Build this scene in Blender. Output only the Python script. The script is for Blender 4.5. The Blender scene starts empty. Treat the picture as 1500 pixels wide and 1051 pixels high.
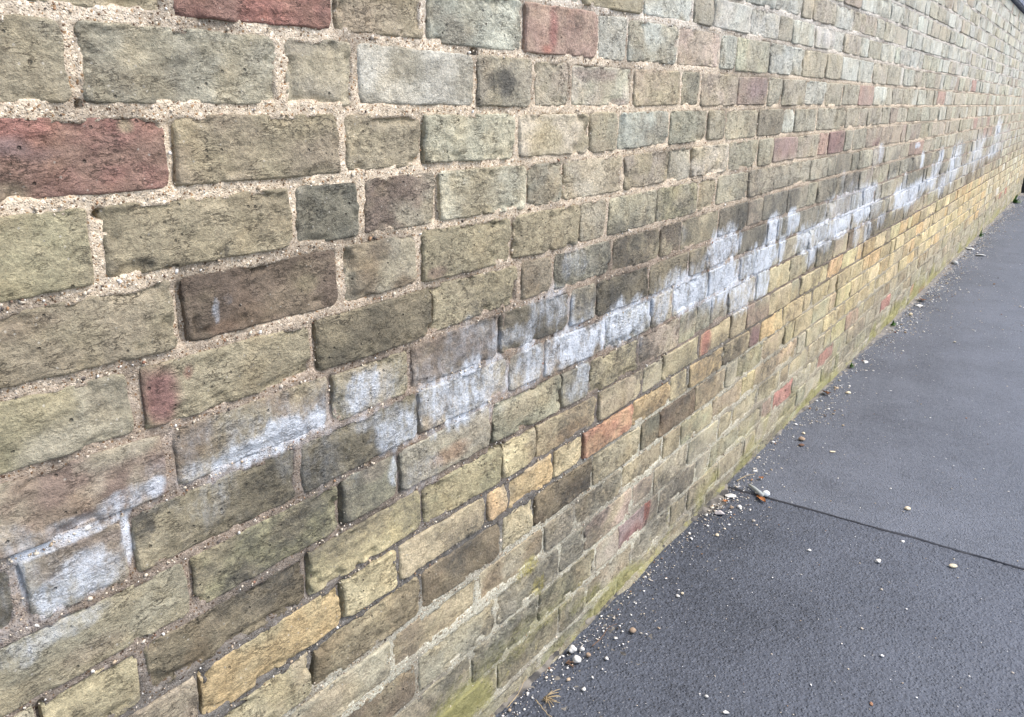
import bpy, bmesh, math, random
import numpy as np
from mathutils import Matrix, Vector

# ---------------------------------------------------------------- camera, sky, sun, exposure
scene = bpy.context.scene
coll = scene.collection
GROUND_TO_EYE = 1.125        # eye height above the path
EYE_TO_WALL = 0.745          # the photographer stands close to the wall
CAM_AXES = [[0.560048, -0.828101, 0.024389], [0.237763, 0.188861, 0.952786], [-0.793609, -0.527807, 0.302663]]
cam_data = bpy.data.cameras.new("camera")
cam_data.sensor_width = 36.0
cam_data.lens = 36.0 * 1241.0 / 1500.0
cam_data.clip_start = 0.05
cam_data.clip_end = 2000.0
camera = bpy.data.objects.new("camera", cam_data)
coll.objects.link(camera)
EYE = Vector((0.0, -EYE_TO_WALL, GROUND_TO_EYE))
_m = Matrix(((CAM_AXES[0][0], CAM_AXES[1][0], CAM_AXES[2][0]),
             (CAM_AXES[0][1], CAM_AXES[1][1], CAM_AXES[2][1]),
             (CAM_AXES[0][2], CAM_AXES[1][2], CAM_AXES[2][2])))
camera.matrix_world = Matrix.Translation(EYE) @ _m.to_4x4()
scene.camera = camera

SUN_ELEV = math.radians(52)
SUN_AZ = math.radians(150)   # compass direction the light comes from (0 = +Y, 90 = +X)
world = bpy.data.worlds.new("World")
scene.world = world
world.use_nodes = True
wn = world.node_tree
wn.nodes.clear()
sky = wn.nodes.new("ShaderNodeTexSky")
sky.sky_type = 'NISHITA'
sky.sun_disc = False
sky.sun_elevation = SUN_ELEV
sky.sun_rotation = SUN_AZ
sky.air_density = 1.0
sky.dust_density = 2.5
sky.ozone_density = 1.0
bgn = wn.nodes.new("ShaderNodeBackground")
bgn.inputs["Strength"].default_value = 0.13
wo = wn.nodes.new("ShaderNodeOutputWorld")
wn.links.new(sky.outputs[0], bgn.inputs[0])
wn.links.new(bgn.outputs[0], wo.inputs[0])

sun_data = bpy.data.lights.new("sun", 'SUN')
sun_data.energy = 1.2
sun_data.angle = math.radians(30)
sun_data.color = (1.0, 0.98, 0.955)
sun = bpy.data.objects.new("sun", sun_data)
coll.objects.link(sun)
_dir = Vector((math.sin(SUN_AZ) * math.cos(SUN_ELEV), math.cos(SUN_AZ) * math.cos(SUN_ELEV), math.sin(SUN_ELEV)))
sun.rotation_euler = _dir.to_track_quat('Z', 'Y').to_euler()

scene.view_settings.view_transform = 'Standard'
scene.view_settings.look = 'None'
scene.view_settings.gamma = 1.0
scene.view_settings.exposure = 1.38
scene.view_settings.use_curve_mapping = False

# ---------------------------------------------------------------- measured brickwork (metres along the wall / above the path)
JOINT_Z = {-9: 1.8364, -8: 1.7679, -7: 1.6949, -6: 1.6219, -5: 1.5489, -4: 1.4758, -3: 1.4028, -2: 1.3298, -1: 1.2568, 0: 1.1756, 1: 1.0965, 2: 1.019, 3: 0.94, 4: 0.8603, 5: 0.7827, 6: 0.7072, 7: 0.6313, 8: 0.5517, 9: 0.4796, 10: 0.4077, 11: 0.3344, 12: 0.261, 13: 0.1876, 14: 0.1142, 15: 0.0408, 16: -0.0671}
JOINT_PTS = {
 0: [(0.532, 1.1775), (0.659, 1.1772), (0.772, 1.1784), (0.914, 1.1768), (1.069, 1.1729), (1.264, 1.1752), (1.516, 1.1723), (1.729, 1.1756), (2.148, 1.1765), (2.764, 1.1759), (3.672, 1.1734)],
 1: [(0.361, 1.097), (0.471, 1.0992), (0.675, 1.0963), (0.783, 1.098), (1.016, 1.0943), (1.272, 1.0929), (1.721, 1.0971), (6.803, 1.0972)],
 2: [(0.348, 1.0166), (0.407, 1.0197), (0.497, 1.0199), (0.576, 1.0169), (0.67, 1.0193), (0.741, 1.0174), (0.822, 1.0204), (0.964, 1.021), (1.139, 1.0175), (1.36, 1.0143), (1.54, 1.0161), (1.762, 1.0195), (2.113, 1.0197), (2.598, 1.0198), (3.289, 1.0226), (4.372, 1.0239)],
 3: [(0.336, 0.9373), (0.395, 0.9371), (0.44, 0.9407), (0.514, 0.94), (0.664, 0.9423), (0.865, 0.9415), (1.019, 0.9395), (1.143, 0.9393), (1.285, 0.9393), (1.552, 0.939), (1.779, 0.9402), (2.224, 0.9436), (2.747, 0.942), (3.523, 0.9419), (4.45, 0.936)],
 4: [(0.325, 0.8626), (0.385, 0.8586), (0.43, 0.858), (0.478, 0.8583), (0.532, 0.8562), (0.625, 0.8563), (0.733, 0.859), (0.888, 0.8608), (1.021, 0.862), (1.217, 0.8593), (1.42, 0.8566), (1.796, 0.8591), (2.249, 0.8655), (2.707, 0.8678), (3.388, 0.8606), (4.514, 0.8641)],
 5: [(0.313, 0.7874), (0.374, 0.7849), (0.444, 0.7841), (0.525, 0.7795), (0.619, 0.7773), (0.691, 0.7832), (0.729, 0.782), (0.862, 0.7807), (0.966, 0.7849), (1.116, 0.7869), (1.299, 0.7855), (1.577, 0.7797), (1.786, 0.7786), (2.276, 0.7842), (2.818, 0.7881), (3.634, 0.773), (4.583, 0.7861)],
 6: [(0.301, 0.7068), (0.364, 0.7057), (0.435, 0.7066), (0.489, 0.7059), (0.547, 0.7055), (0.648, 0.704), (0.726, 0.7086), (0.86, 0.7103), (1.024, 0.7088), (1.227, 0.707), (1.487, 0.7004), (1.764, 0.7036), (1.828, 0.7085), (2.206, 0.7154), (2.61, 0.7103)],
 7: [(0.29, 0.6316), (0.354, 0.6355), (0.413, 0.6302), (0.489, 0.6254), (0.573, 0.6278), (0.643, 0.6285), (0.834, 0.6323), (0.91, 0.6385), (1.088, 0.6374), (1.273, 0.6274), (1.447, 0.6284), (1.721, 0.6166), (1.845, 0.6332), (2.063, 0.6384), (2.525, 0.6388)],
 8: [(0.278, 0.5552), (0.343, 0.5526), (0.417, 0.5536), (0.487, 0.5538), (0.566, 0.5509), (0.65, 0.5519), (0.71, 0.557), (0.832, 0.5578), (1.091, 0.5579), (1.32, 0.5461), (1.508, 0.545), (1.797, 0.533), (2.169, 0.5568)],
 9: [(0.408, 0.4777), (0.48, 0.4792), (0.578, 0.48), (0.706, 0.4788), (0.83, 0.484), (0.968, 0.4818), (1.096, 0.476)],
 10: [(0.519, 0.3951), (0.628, 0.4062), (0.703, 0.4126), (0.828, 0.4123), (0.968, 0.4125)]}
COURSES = {
 -8: ([-1.976,-1.864,-1.639,-1.414,-1.303,-1.078,-0.853,-0.741,-0.516,-0.291,-0.179,0.046,0.271,0.382,0.607,0.832,0.944,1.169,1.394,1.506,1.731,1.956,2.068,2.293,2.516,2.737,2.845,3.069,3.3,3.413,3.642,3.863,3.975,4.197,4.418,4.527,4.748,4.979,5.093,5.322,5.551,5.661,5.883,6.11,6.223,6.453,6.683,6.792,7.018,7.246,7.357,7.578,7.803,7.912,8.143,8.373,8.485,8.707,8.937,9.05,9.28,9.509,9.621,9.845,10.071,10.183,10.403,10.625,10.739,10.958,11.177,11.29,11.512,11.737,11.849,12.072,12.303,12.413,12.637,12.858,12.993], [-1,-1,-1,-1,-1,-1,-1,-1,-1,-1,-1,-1,-1,-1,-1,-1,-1,-1,-1,-1,-1,-1,-1,-1,-1,-1,-1,-1,-1,-1,-1,-1,-1,-1,-1,-1,-1,-1,-1,-1,-1,-1,-1,-1,-1,-1,-1,-1,-1,-1,-1,-1,-1,-1,-1,-1,-1,-1,-1,-1,-1,-1,-1,-1,-1,-1,-1,-1,-1,-1,-1,-1,-1,-1,-1,-1,-1,-1,-1,-1]),
 -7: ([-2.015,-1.79,-1.565,-1.454,-1.229,-1.004,-0.892,-0.667,-0.442,-0.33,-0.105,0.12,0.232,0.457,0.682,0.793,1.018,1.243,1.355,1.58,1.805,1.917,2.142,2.367,2.479,2.705,2.932,3.041,3.264,3.493,3.607,3.829,4.055,4.169,4.389,4.62,4.73,4.949,5.172,5.281,5.512,5.734,5.847,6.07,6.292,6.403,6.623,6.85,6.964,7.194,7.422,7.531,7.757,7.987,8.098,8.319,8.546,8.655,8.881,9.104,9.216,9.439,9.668,9.783,10.009,10.233,10.343,10.574,10.793,10.902,11.13,11.357,11.472,11.698,11.924,12.036,12.258,12.477,12.591,12.813,12.993], [-1,-1,-1,-1,-1,-1,-1,-1,-1,-1,-1,-1,-1,-1,-1,-1,-1,-1,-1,-1,-1,-1,-1,-1,-1,-1,-1,-1,-1,-1,-1,-1,-1,-1,-1,-1,-1,-1,-1,-1,-1,-1,-1,-1,-1,-1,-1,-1,-1,-1,-1,-1,-1,-1,-1,-1,-1,-1,-1,-1,-1,-1,-1,-1,-1,-1,-1,-1,-1,-1,-1,-1,-1,-1,-1,-1,-1,-1,-1,-1]),
 -6: ([-1.992,-1.88,-1.655,-1.43,-1.318,-1.093,-0.868,-0.757,-0.532,-0.307,-0.195,0.03,0.255,0.367,0.592,0.817,0.929,1.153,1.378,1.49,1.715,1.94,2.052,2.277,2.502,2.723,2.947,3.056,3.28,3.501,3.616,3.845,4.07,4.179,4.4,4.622,4.732,4.953,5.183,5.292,5.511,5.742,5.854,6.086,6.31,6.424,6.651,6.88,6.993,7.218,7.438,7.548,7.778,8.008,8.123,8.345,8.573,8.686,8.913,9.143,9.254,9.482,9.709,9.819,10.05,10.281,10.39,10.621,10.853,10.965,11.184,11.415,11.524,11.755,11.982,12.091,12.312,12.539,12.651,12.879,12.993], [-1,-1,-1,-1,-1,-1,-1,-1,-1,-1,-1,-1,-1,-1,-1,-1,-1,-1,-1,-1,-1,-1,-1,-1,-1,-1,-1,-1,-1,-1,-1,-1,-1,-1,-1,-1,-1,-1,-1,-1,-1,-1,-1,-1,-1,-1,-1,-1,-1,-1,-1,-1,-1,-1,-1,-1,-1,-1,-1,-1,-1,-1,-1,-1,-1,-1,-1,-1,-1,-1,-1,-1,-1,-1,-1,-1,-1,-1,-1,-1]),
 -5: ([-2.141,-1.916,-1.804,-1.579,-1.354,-1.242,-1.017,-0.792,-0.681,-0.456,-0.231,-0.119,0.106,0.331,0.443,0.668,0.893,1.005,1.23,1.455,1.566,1.791,2.016,2.128,2.353,2.573,2.8,2.91,3.134,3.362,3.473,3.694,3.913,4.028,4.249,4.475,4.589,4.815,5.044,5.158,5.382,5.602,5.715,5.934,6.16,6.27,6.499,6.718,6.827,7.057,7.287,7.398,7.621,7.84,7.955,8.179,8.4,8.515,8.738,8.967,9.081,9.305,9.524,9.639,9.868,10.091,10.206,10.43,10.658,10.769,10.996,11.227,11.339,11.57,11.795,11.904,12.13,12.353,12.462,12.69,12.913,12.993], [-1,-1,-1,-1,-1,-1,-1,-1,-1,-1,-1,-1,-1,-1,-1,-1,-1,-1,-1,-1,-1,-1,-1,-1,-1,-1,-1,-1,-1,-1,-1,-1,-1,-1,-1,-1,-1,-1,-1,-1,-1,-1,-1,-1,-1,-1,-1,-1,-1,-1,-1,-1,-1,-1,-1,-1,-1,-1,-1,-1,-1,-1,-1,-1,-1,-1,-1,-1,-1,-1,-1,-1,-1,-1,-1,-1,-1,-1,-1,-1,-1]),
 -4: ([-1.979,-1.754,-1.529,-1.417,-1.192,-0.967,-0.855,-0.63,-0.405,-0.293,-0.068,0.156,0.268,0.493,0.718,0.83,1.055,1.28,1.392,1.617,1.842,1.953,2.178,2.403,2.515,2.74,2.968,3.186,3.297,3.522,3.747,3.86,4.085,4.304,4.414,4.644,4.867,4.981,5.212,5.439,5.552,5.778,6.001,6.115,6.34,6.57,6.681,6.911,7.14,7.252,7.476,7.697,7.81,8.033,8.26,8.37,8.589,8.809,8.923,9.144,9.374,9.485,9.711,9.934,10.047,10.266,10.49,10.604,10.825,11.052,11.163,11.385,11.604,11.712,11.943,12.173,12.286,12.516,12.747,12.856,12.993], [-1,-1,-1,-1,-1,-1,-1,-1,-1,-1,-1,-1,-1,-1,-1,-1,-1,-1,-1,-1,-1,-1,-1,-1,-1,-1,-1,-1,-1,-1,-1,-1,-1,-1,-1,-1,-1,-1,-1,-1,-1,-1,-1,-1,-1,-1,-1,-1,-1,-1,-1,-1,-1,-1,-1,-1,-1,-1,-1,-1,-1,-1,-1,-1,-1,-1,-1,-1,-1,-1,-1,-1,-1,-1,-1,-1,-1,-1,-1,-1]),
 -3: ([-2.12,-1.895,-1.67,-1.558,-1.333,-1.108,-0.997,-0.772,-0.547,-0.435,-0.21,0.015,0.127,0.352,0.577,0.689,0.914,1.139,1.25,1.475,1.7,1.812,2.037,2.262,2.374,2.599,2.824,2.936,3.16,3.385,3.632,3.872,3.972,4.2,4.431,4.54,4.771,5.002,5.112,5.337,5.567,5.677,5.906,6.133,6.247,6.474,6.705,6.815,7.039,7.261,7.371,7.6,7.825,7.937,8.162,8.391,8.502,8.734,8.956,9.068,9.294,9.515,9.63,9.854,10.08,10.194,10.418,10.641,10.75,10.975,11.199,11.314,11.541,11.764,11.878,12.108,12.337,12.448,12.675,12.9,12.993], [-1,-1,-1,-1,-1,-1,-1,-1,-1,-1,-1,-1,-1,-1,-1,-1,-1,-1,-1,-1,-1,-1,-1,-1,-1,-1,-1,-1,3,3,3,3,-1,-1,-1,-1,-1,-1,-1,-1,-1,-1,-1,-1,-1,-1,-1,-1,-1,-1,-1,-1,-1,-1,-1,-1,-1,-1,-1,-1,-1,-1,-1,-1,-1,-1,-1,-1,-1,-1,-1,-1,-1,-1,-1,-1,-1,-1,-1,-1]),
 -2: ([-1.987,-1.876,-1.651,-1.426,-1.314,-1.089,-0.864,-0.752,-0.527,-0.302,-0.19,0.035,0.26,0.371,0.596,0.821,0.933,1.158,1.383,1.495,1.72,1.945,2.057,2.282,2.507,2.614,2.862,3.089,3.195,3.426,3.565,3.781,4.007,4.113,4.36,4.58,4.69,4.912,5.143,5.253,5.482,5.709,5.821,6.053,6.274,6.386,6.607,6.826,6.935,7.157,7.377,7.486,7.718,7.94,8.054,8.282,8.51,8.623,8.854,9.084,9.197,9.423,9.651,9.764,9.99,10.215,10.324,10.554,10.778,10.887,11.108,11.338,11.448,11.671,11.899,12.013,12.236,12.459,12.57,12.789,12.993], [-1,-1,-1,-1,-1,-1,-1,-1,-1,-1,-1,-1,-1,-1,-1,-1,-1,-1,-1,-1,-1,-1,-1,3,5,5,3,5,5,3,0,5,3,3,-1,-1,-1,-1,-1,-1,-1,-1,-1,-1,-1,-1,-1,-1,-1,-1,-1,-1,-1,-1,-1,-1,-1,-1,-1,-1,-1,-1,-1,-1,-1,-1,-1,-1,-1,-1,-1,-1,-1,-1,-1,-1,-1,-1,-1,-1]),
 -1: ([-2.067,-1.842,-1.73,-1.505,-1.28,-1.169,-0.944,-0.719,-0.607,-0.382,-0.157,-0.045,0.18,0.405,0.517,0.742,0.967,1.078,1.303,1.528,1.76,1.873,2.11,2.336,2.449,2.663,2.878,3.005,3.231,3.356,3.571,3.827,3.924,4.148,4.361,4.467,4.689,4.918,5.027,5.247,5.473,5.582,5.803,6.021,6.136,6.361,6.591,6.703,6.931,7.161,7.274,7.502,7.724,7.834,8.059,8.28,8.392,8.622,8.845,8.96,9.189,9.413,9.526,9.756,9.977,10.089,10.318,10.544,10.658,10.883,11.112,11.226,11.445,11.667,11.777,11.997,12.228,12.337,12.56,12.784,12.899,12.993], [-1,-1,-1,-1,-1,-1,-1,-1,-1,-1,-1,-1,-1,-1,-1,-1,-1,-1,2,3,12,3,3,12,3,3,3,5,3,12,3,3,3,3,3,-1,-1,-1,-1,-1,-1,-1,-1,-1,-1,-1,-1,-1,-1,-1,-1,-1,-1,-1,-1,-1,-1,-1,-1,-1,-1,-1,-1,-1,-1,-1,-1,-1,-1,-1,-1,-1,-1,-1,-1,-1,-1,-1,-1,-1,-1]),
 0: ([-2.098,-1.873,-1.648,-1.537,-1.312,-1.087,-0.975,-0.75,-0.525,-0.413,-0.188,0.037,0.149,0.374,0.527,0.739,0.903,1.128,1.359,1.47,1.696,1.93,2.035,2.281,2.476,2.58,2.822,3.014,3.244,3.475,3.728,3.973,4.062,4.282,4.506,4.622,4.854,5.047,5.16,5.385,5.611,5.723,5.945,6.166,6.275,6.504,6.734,6.847,7.067,7.298,7.412,7.638,7.856,7.97,8.196,8.423,8.532,8.76,8.978,9.09,9.31,9.533,9.648,9.876,10.105,10.216,10.439,10.666,10.774,10.998,11.229,11.343,11.573,11.795,11.908,12.137,12.365,12.476,12.697,12.915,12.993], [-1,-1,-1,-1,-1,-1,-1,-1,-1,-1,-1,-1,4,4,6,4,3,7,3,3,5,3,0,3,3,4,4,3,3,2,2,3,3,2,2,2,5,-1,-1,-1,-1,-1,-1,-1,-1,-1,-1,-1,-1,-1,-1,-1,-1,-1,-1,-1,-1,-1,-1,-1,-1,-1,-1,-1,-1,-1,-1,-1,-1,-1,-1,-1,-1,-1,-1,-1,-1,-1,-1,-1]),
 1: ([-2.045,-1.82,-1.708,-1.483,-1.258,-1.146,-0.922,-0.697,-0.585,-0.36,-0.135,-0.023,0.202,0.427,0.659,0.773,1.01,1.161,1.274,1.504,1.727,1.834,2.069,2.294,2.415,2.644,2.855,3.078,3.301,3.542,3.776,3.897,4.118,4.338,4.457,4.697,4.917,5.026,5.301,5.523,5.638,5.869,6.1,6.211,6.439,6.66,6.771,6.99,7.214,7.326,7.554,7.78,7.893,8.115,8.346,8.46,8.686,8.914,9.029,9.251,9.472,9.584,9.813,10.04,10.148,10.374,10.595,10.704,10.93,11.149,11.263,11.485,11.715,11.828,12.048,12.276,12.389,12.621,12.851,12.993], [-1,-1,-1,-1,-1,-1,-1,-1,-1,-1,-1,-1,4,0,2,3,2,5,0,4,18,5,7,2,2,3,2,2,6,3,2,2,2,3,3,2,2,2,-1,-1,-1,-1,-1,-1,-1,-1,-1,-1,-1,-1,-1,-1,-1,-1,-1,-1,-1,-1,-1,-1,-1,-1,-1,-1,-1,-1,-1,-1,-1,-1,-1,-1,-1,-1,-1,-1,-1,-1,-1]),
 2: ([-1.957,-1.732,-1.62,-1.395,-1.17,-1.058,-0.833,-0.608,-0.497,-0.272,-0.047,0.065,0.29,0.515,0.747,0.894,1.119,1.35,1.454,1.683,1.897,2.009,2.239,2.452,2.562,2.792,3.022,3.16,3.374,3.481,3.732,3.903,4.045,4.276,4.508,4.623,4.85,5.072,5.184,5.411,5.639,5.753,5.982,6.214,6.323,6.552,6.771,6.88,7.1,7.331,7.446,7.673,7.895,8.009,8.236,8.461,8.575,8.804,9.028,9.14,9.365,9.588,9.699,9.923,10.142,10.256,10.477,10.7,10.81,11.034,11.263,11.378,11.606,11.829,11.941,12.161,12.382,12.497,12.718,12.993], [-1,-1,-1,-1,-1,-1,-1,-1,-1,-1,-1,-1,6,4,4,0,0,18,3,2,4,2,10,3,12,2,10,5,5,2,2,7,2,2,2,-1,-1,-1,-1,-1,-1,-1,-1,-1,-1,-1,-1,-1,-1,-1,-1,-1,-1,-1,-1,-1,-1,-1,-1,-1,-1,-1,-1,-1,-1,-1,-1,-1,-1,-1,-1,-1,-1,-1,-1,-1,-1,-1,-1]),
 3: ([-2.04,-1.929,-1.704,-1.479,-1.367,-1.142,-0.917,-0.805,-0.58,-0.355,-0.243,-0.019,0.206,0.431,0.664,0.775,0.926,1.151,1.266,1.487,1.699,1.824,2.049,2.266,2.391,2.616,2.853,2.964,3.186,3.305,3.51,3.776,3.99,4.205,4.312,4.428,4.698,4.917,5.026,5.256,5.484,5.599,5.824,6.042,6.153,6.381,6.604,6.714,6.937,7.161,7.272,7.496,7.717,7.825,8.054,8.282,8.393,8.613,8.835,8.947,9.178,9.403,9.517,9.743,9.963,10.076,10.302,10.529,10.642,10.86,11.085,11.198,11.418,11.637,11.747,11.969,12.193,12.304,12.53,12.751,12.862,12.993], [-1,-1,-1,-1,-1,-1,-1,-1,-1,-1,-1,-1,1,1,13,19,0,12,2,2,12,0,2,2,7,5,6,6,18,2,7,7,7,7,2,7,-1,-1,-1,-1,-1,-1,-1,-1,-1,-1,-1,-1,-1,-1,-1,-1,-1,-1,-1,-1,-1,-1,-1,-1,-1,-1,-1,-1,-1,-1,-1,-1,-1,-1,-1,-1,-1,-1,-1,-1,-1,-1,-1,-1,-1]),
 4: ([-1.965,-1.854,-1.629,-1.404,-1.292,-1.067,-0.842,-0.73,-0.505,-0.28,-0.168,0.057,0.282,0.507,0.737,0.885,1.113,1.33,1.433,1.655,1.878,1.989,2.212,2.433,2.567,2.797,3.011,3.117,3.339,3.449,3.681,3.914,4.011,4.267,4.465,4.606,4.853,5.08,5.192,5.415,5.642,5.757,5.975,6.195,6.308,6.537,6.762,6.876,7.096,7.322,7.432,7.652,7.878,7.987,8.217,8.442,8.553,8.784,9.012,9.121,9.35,9.57,9.68,9.907,10.129,10.243,10.465,10.692,10.806,11.031,11.259,11.368,11.588,11.819,11.928,12.151,12.377,12.492,12.715,12.993], [-1,-1,-1,-1,-1,-1,-1,-1,-1,-1,-1,-1,1,9,8,1,1,2,2,1,1,2,4,12,2,2,2,10,10,0,19,2,2,19,6,2,-1,-1,-1,-1,-1,-1,-1,-1,-1,-1,-1,-1,-1,-1,-1,-1,-1,-1,-1,-1,-1,-1,-1,-1,-1,-1,-1,-1,-1,-1,-1,-1,-1,-1,-1,-1,-1,-1,-1,-1,-1,-1,-1]),
 5: ([-2.021,-1.91,-1.685,-1.46,-1.348,-1.123,-0.898,-0.786,-0.561,-0.336,-0.225,0.0,0.225,0.45,0.688,0.911,1.139,1.244,1.463,1.687,1.797,2.023,2.237,2.36,2.586,2.803,2.922,3.159,3.277,3.506,3.735,3.842,4.057,4.284,4.398,4.614,4.831,4.971,5.191,5.415,5.529,5.751,5.981,6.096,6.325,6.546,6.66,6.891,7.123,7.231,7.45,7.672,7.784,8.008,8.227,8.34,8.567,8.794,8.906,9.131,9.359,9.468,9.692,9.912,10.021,10.249,10.472,10.583,10.805,11.031,11.14,11.367,11.586,11.701,11.921,12.15,12.262,12.486,12.708,12.819,12.993], [-1,-1,-1,-1,-1,-1,-1,-1,-1,-1,-1,-1,1,1,10,1,8,12,10,10,10,11,19,13,10,10,10,10,19,19,1,1,1,10,12,12,2,-1,-1,-1,-1,-1,-1,-1,-1,-1,-1,-1,-1,-1,-1,-1,-1,-1,-1,-1,-1,-1,-1,-1,-1,-1,-1,-1,-1,-1,-1,-1,-1,-1,-1,-1,-1,-1,-1,-1,-1,-1,-1,-1]),
 6: ([-1.993,-1.881,-1.656,-1.431,-1.319,-1.094,-0.869,-0.758,-0.533,-0.308,-0.196,0.029,0.254,0.479,0.71,0.864,1.085,1.307,1.411,1.642,1.857,1.966,2.197,2.423,2.517,2.746,2.968,3.073,3.308,3.426,3.633,3.84,3.96,4.206,4.429,4.541,4.772,4.997,5.112,5.343,5.569,5.678,5.904,6.135,6.245,6.471,6.697,6.81,7.037,7.268,7.378,7.598,7.829,7.943,8.171,8.397,8.509,8.731,8.961,9.07,9.29,9.511,9.626,9.853,10.074,10.185,10.416,10.639,10.751,10.969,11.2,11.315,11.542,11.763,11.877,12.101,12.328,12.439,12.665,12.896,12.993], [-1,-1,-1,-1,-1,-1,-1,-1,-1,-1,-1,-1,19,8,1,19,10,12,11,10,10,12,11,12,12,11,13,19,19,12,12,12,1,-1,-1,-1,-1,-1,-1,-1,-1,-1,-1,-1,-1,-1,-1,-1,-1,-1,-1,-1,-1,-1,-1,-1,-1,-1,-1,-1,-1,-1,-1,-1,-1,-1,-1,-1,-1,-1,-1,-1,-1,-1,-1,-1,-1,-1,-1,-1]),
 7: ([-2.045,-1.82,-1.595,-1.484,-1.259,-1.034,-0.922,-0.697,-0.472,-0.36,-0.135,0.09,0.315,0.425,0.654,0.882,1.111,1.223,1.451,1.669,1.782,1.999,2.225,2.342,2.559,2.757,2.889,3.126,3.244,3.471,3.69,3.802,4.041,4.159,4.379,4.608,4.717,4.936,5.154,5.269,5.493,5.722,5.834,6.065,6.288,6.399,6.626,6.844,6.955,7.184,7.41,7.521,7.752,7.976,8.09,8.313,8.533,8.644,8.865,9.083,9.194,9.414,9.638,9.751,9.98,10.21,10.32,10.548,10.778,10.889,11.12,11.339,11.454,11.684,11.915,12.029,12.257,12.481,12.595,12.825,12.993], [-1,-1,-1,-1,-1,-1,-1,-1,-1,-1,-1,11,19,10,10,5,12,5,12,12,12,12,12,12,4,12,12,12,12,12,12,12,12,-1,-1,-1,-1,-1,-1,-1,-1,-1,-1,-1,-1,-1,-1,-1,-1,-1,-1,-1,-1,-1,-1,-1,-1,-1,-1,-1,-1,-1,-1,-1,-1,-1,-1,-1,-1,-1,-1,-1,-1,-1,-1,-1,-1,-1,-1,-1]),
 8: ([-1.984,-1.759,-1.534,-1.422,-1.197,-0.972,-0.861,-0.636,-0.411,-0.299,-0.074,0.151,0.263,0.488,0.722,0.836,1.066,1.288,1.398,1.617,1.833,1.942,2.032,2.165,2.386,2.497,2.708,2.908,3.018,3.242,3.462,3.574,3.799,4.028,4.142,4.369,4.596,4.709,4.931,5.156,5.27,5.495,5.72,5.833,6.058,6.289,6.403,6.627,6.85,6.964,7.192,7.413,7.524,7.744,7.97,8.085,8.315,8.547,8.658,8.885,9.105,9.216,9.44,9.664,9.777,10.006,10.237,10.352,10.571,10.8,10.911,11.138,11.365,11.479,11.705,11.935,12.046,12.274,12.5,12.609,12.827,12.993], [-1,-1,-1,-1,-1,-1,-1,-1,-1,-1,-1,-1,18,14,18,12,18,2,14,5,18,12,12,4,12,14,1,-1,-1,-1,-1,-1,-1,-1,-1,-1,-1,-1,-1,-1,-1,-1,-1,-1,-1,-1,-1,-1,-1,-1,-1,-1,-1,-1,-1,-1,-1,-1,-1,-1,-1,-1,-1,-1,-1,-1,-1,-1,-1,-1,-1,-1,-1,-1,-1,-1,-1,-1,-1,-1,-1]),
 9: ([-2.16,-1.935,-1.823,-1.598,-1.373,-1.261,-1.036,-0.811,-0.699,-0.474,-0.25,-0.138,0.087,0.312,0.423,0.656,0.887,1.099,1.208,1.44,1.649,1.758,1.978,2.197,2.323,2.531,2.754,2.862,3.094,3.21,3.43,3.66,3.774,4.0,4.221,4.33,4.549,4.774,4.887,5.114,5.335,5.449,5.668,5.894,6.004,6.222,6.443,6.557,6.778,6.996,7.108,7.331,7.557,7.669,7.897,8.128,8.238,8.465,8.685,8.795,9.015,9.244,9.355,9.583,9.813,9.924,10.145,10.367,10.478,10.702,10.921,11.035,11.262,11.492,11.606,11.834,12.063,12.177,12.401,12.63,12.744,12.993], [-1,-1,-1,-1,-1,-1,-1,-1,-1,-1,-1,-1,18,14,10,14,14,15,1,1,18,1,14,1,19,4,12,14,14,-1,-1,-1,-1,-1,-1,-1,-1,-1,-1,-1,-1,-1,-1,-1,-1,-1,-1,-1,-1,-1,-1,-1,-1,-1,-1,-1,-1,-1,-1,-1,-1,-1,-1,-1,-1,-1,-1,-1,-1,-1,-1,-1,-1,-1,-1,-1,-1,-1,-1,-1,-1]),
 10: ([-1.986,-1.761,-1.536,-1.424,-1.199,-0.974,-0.862,-0.637,-0.412,-0.3,-0.076,0.149,0.261,0.486,0.715,0.832,1.053,1.118,1.275,1.388,1.609,1.815,1.928,2.16,2.369,2.473,2.696,2.929,3.045,3.267,3.378,3.596,3.823,3.935,4.166,4.39,4.502,4.733,4.957,5.071,5.292,5.518,5.629,5.856,6.079,6.192,6.421,6.649,6.758,6.983,7.204,7.318,7.539,7.768,7.88,8.1,8.321,8.435,8.661,8.88,8.993,9.222,9.441,9.553,9.78,10.007,10.116,10.338,10.558,10.672,10.892,11.113,11.224,11.45,11.672,11.781,12.004,12.233,12.346,12.573,12.801,12.916,12.993], [-1,-1,-1,-1,-1,-1,-1,-1,-1,-1,-1,-1,4,16,15,1,16,16,15,17,16,15,16,8,19,16,15,15,14,14,-1,-1,-1,-1,-1,-1,-1,-1,-1,-1,-1,-1,-1,-1,-1,-1,-1,-1,-1,-1,-1,-1,-1,-1,-1,-1,-1,-1,-1,-1,-1,-1,-1,-1,-1,-1,-1,-1,-1,-1,-1,-1,-1,-1,-1,-1,-1,-1,-1,-1,-1,-1]),
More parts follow.
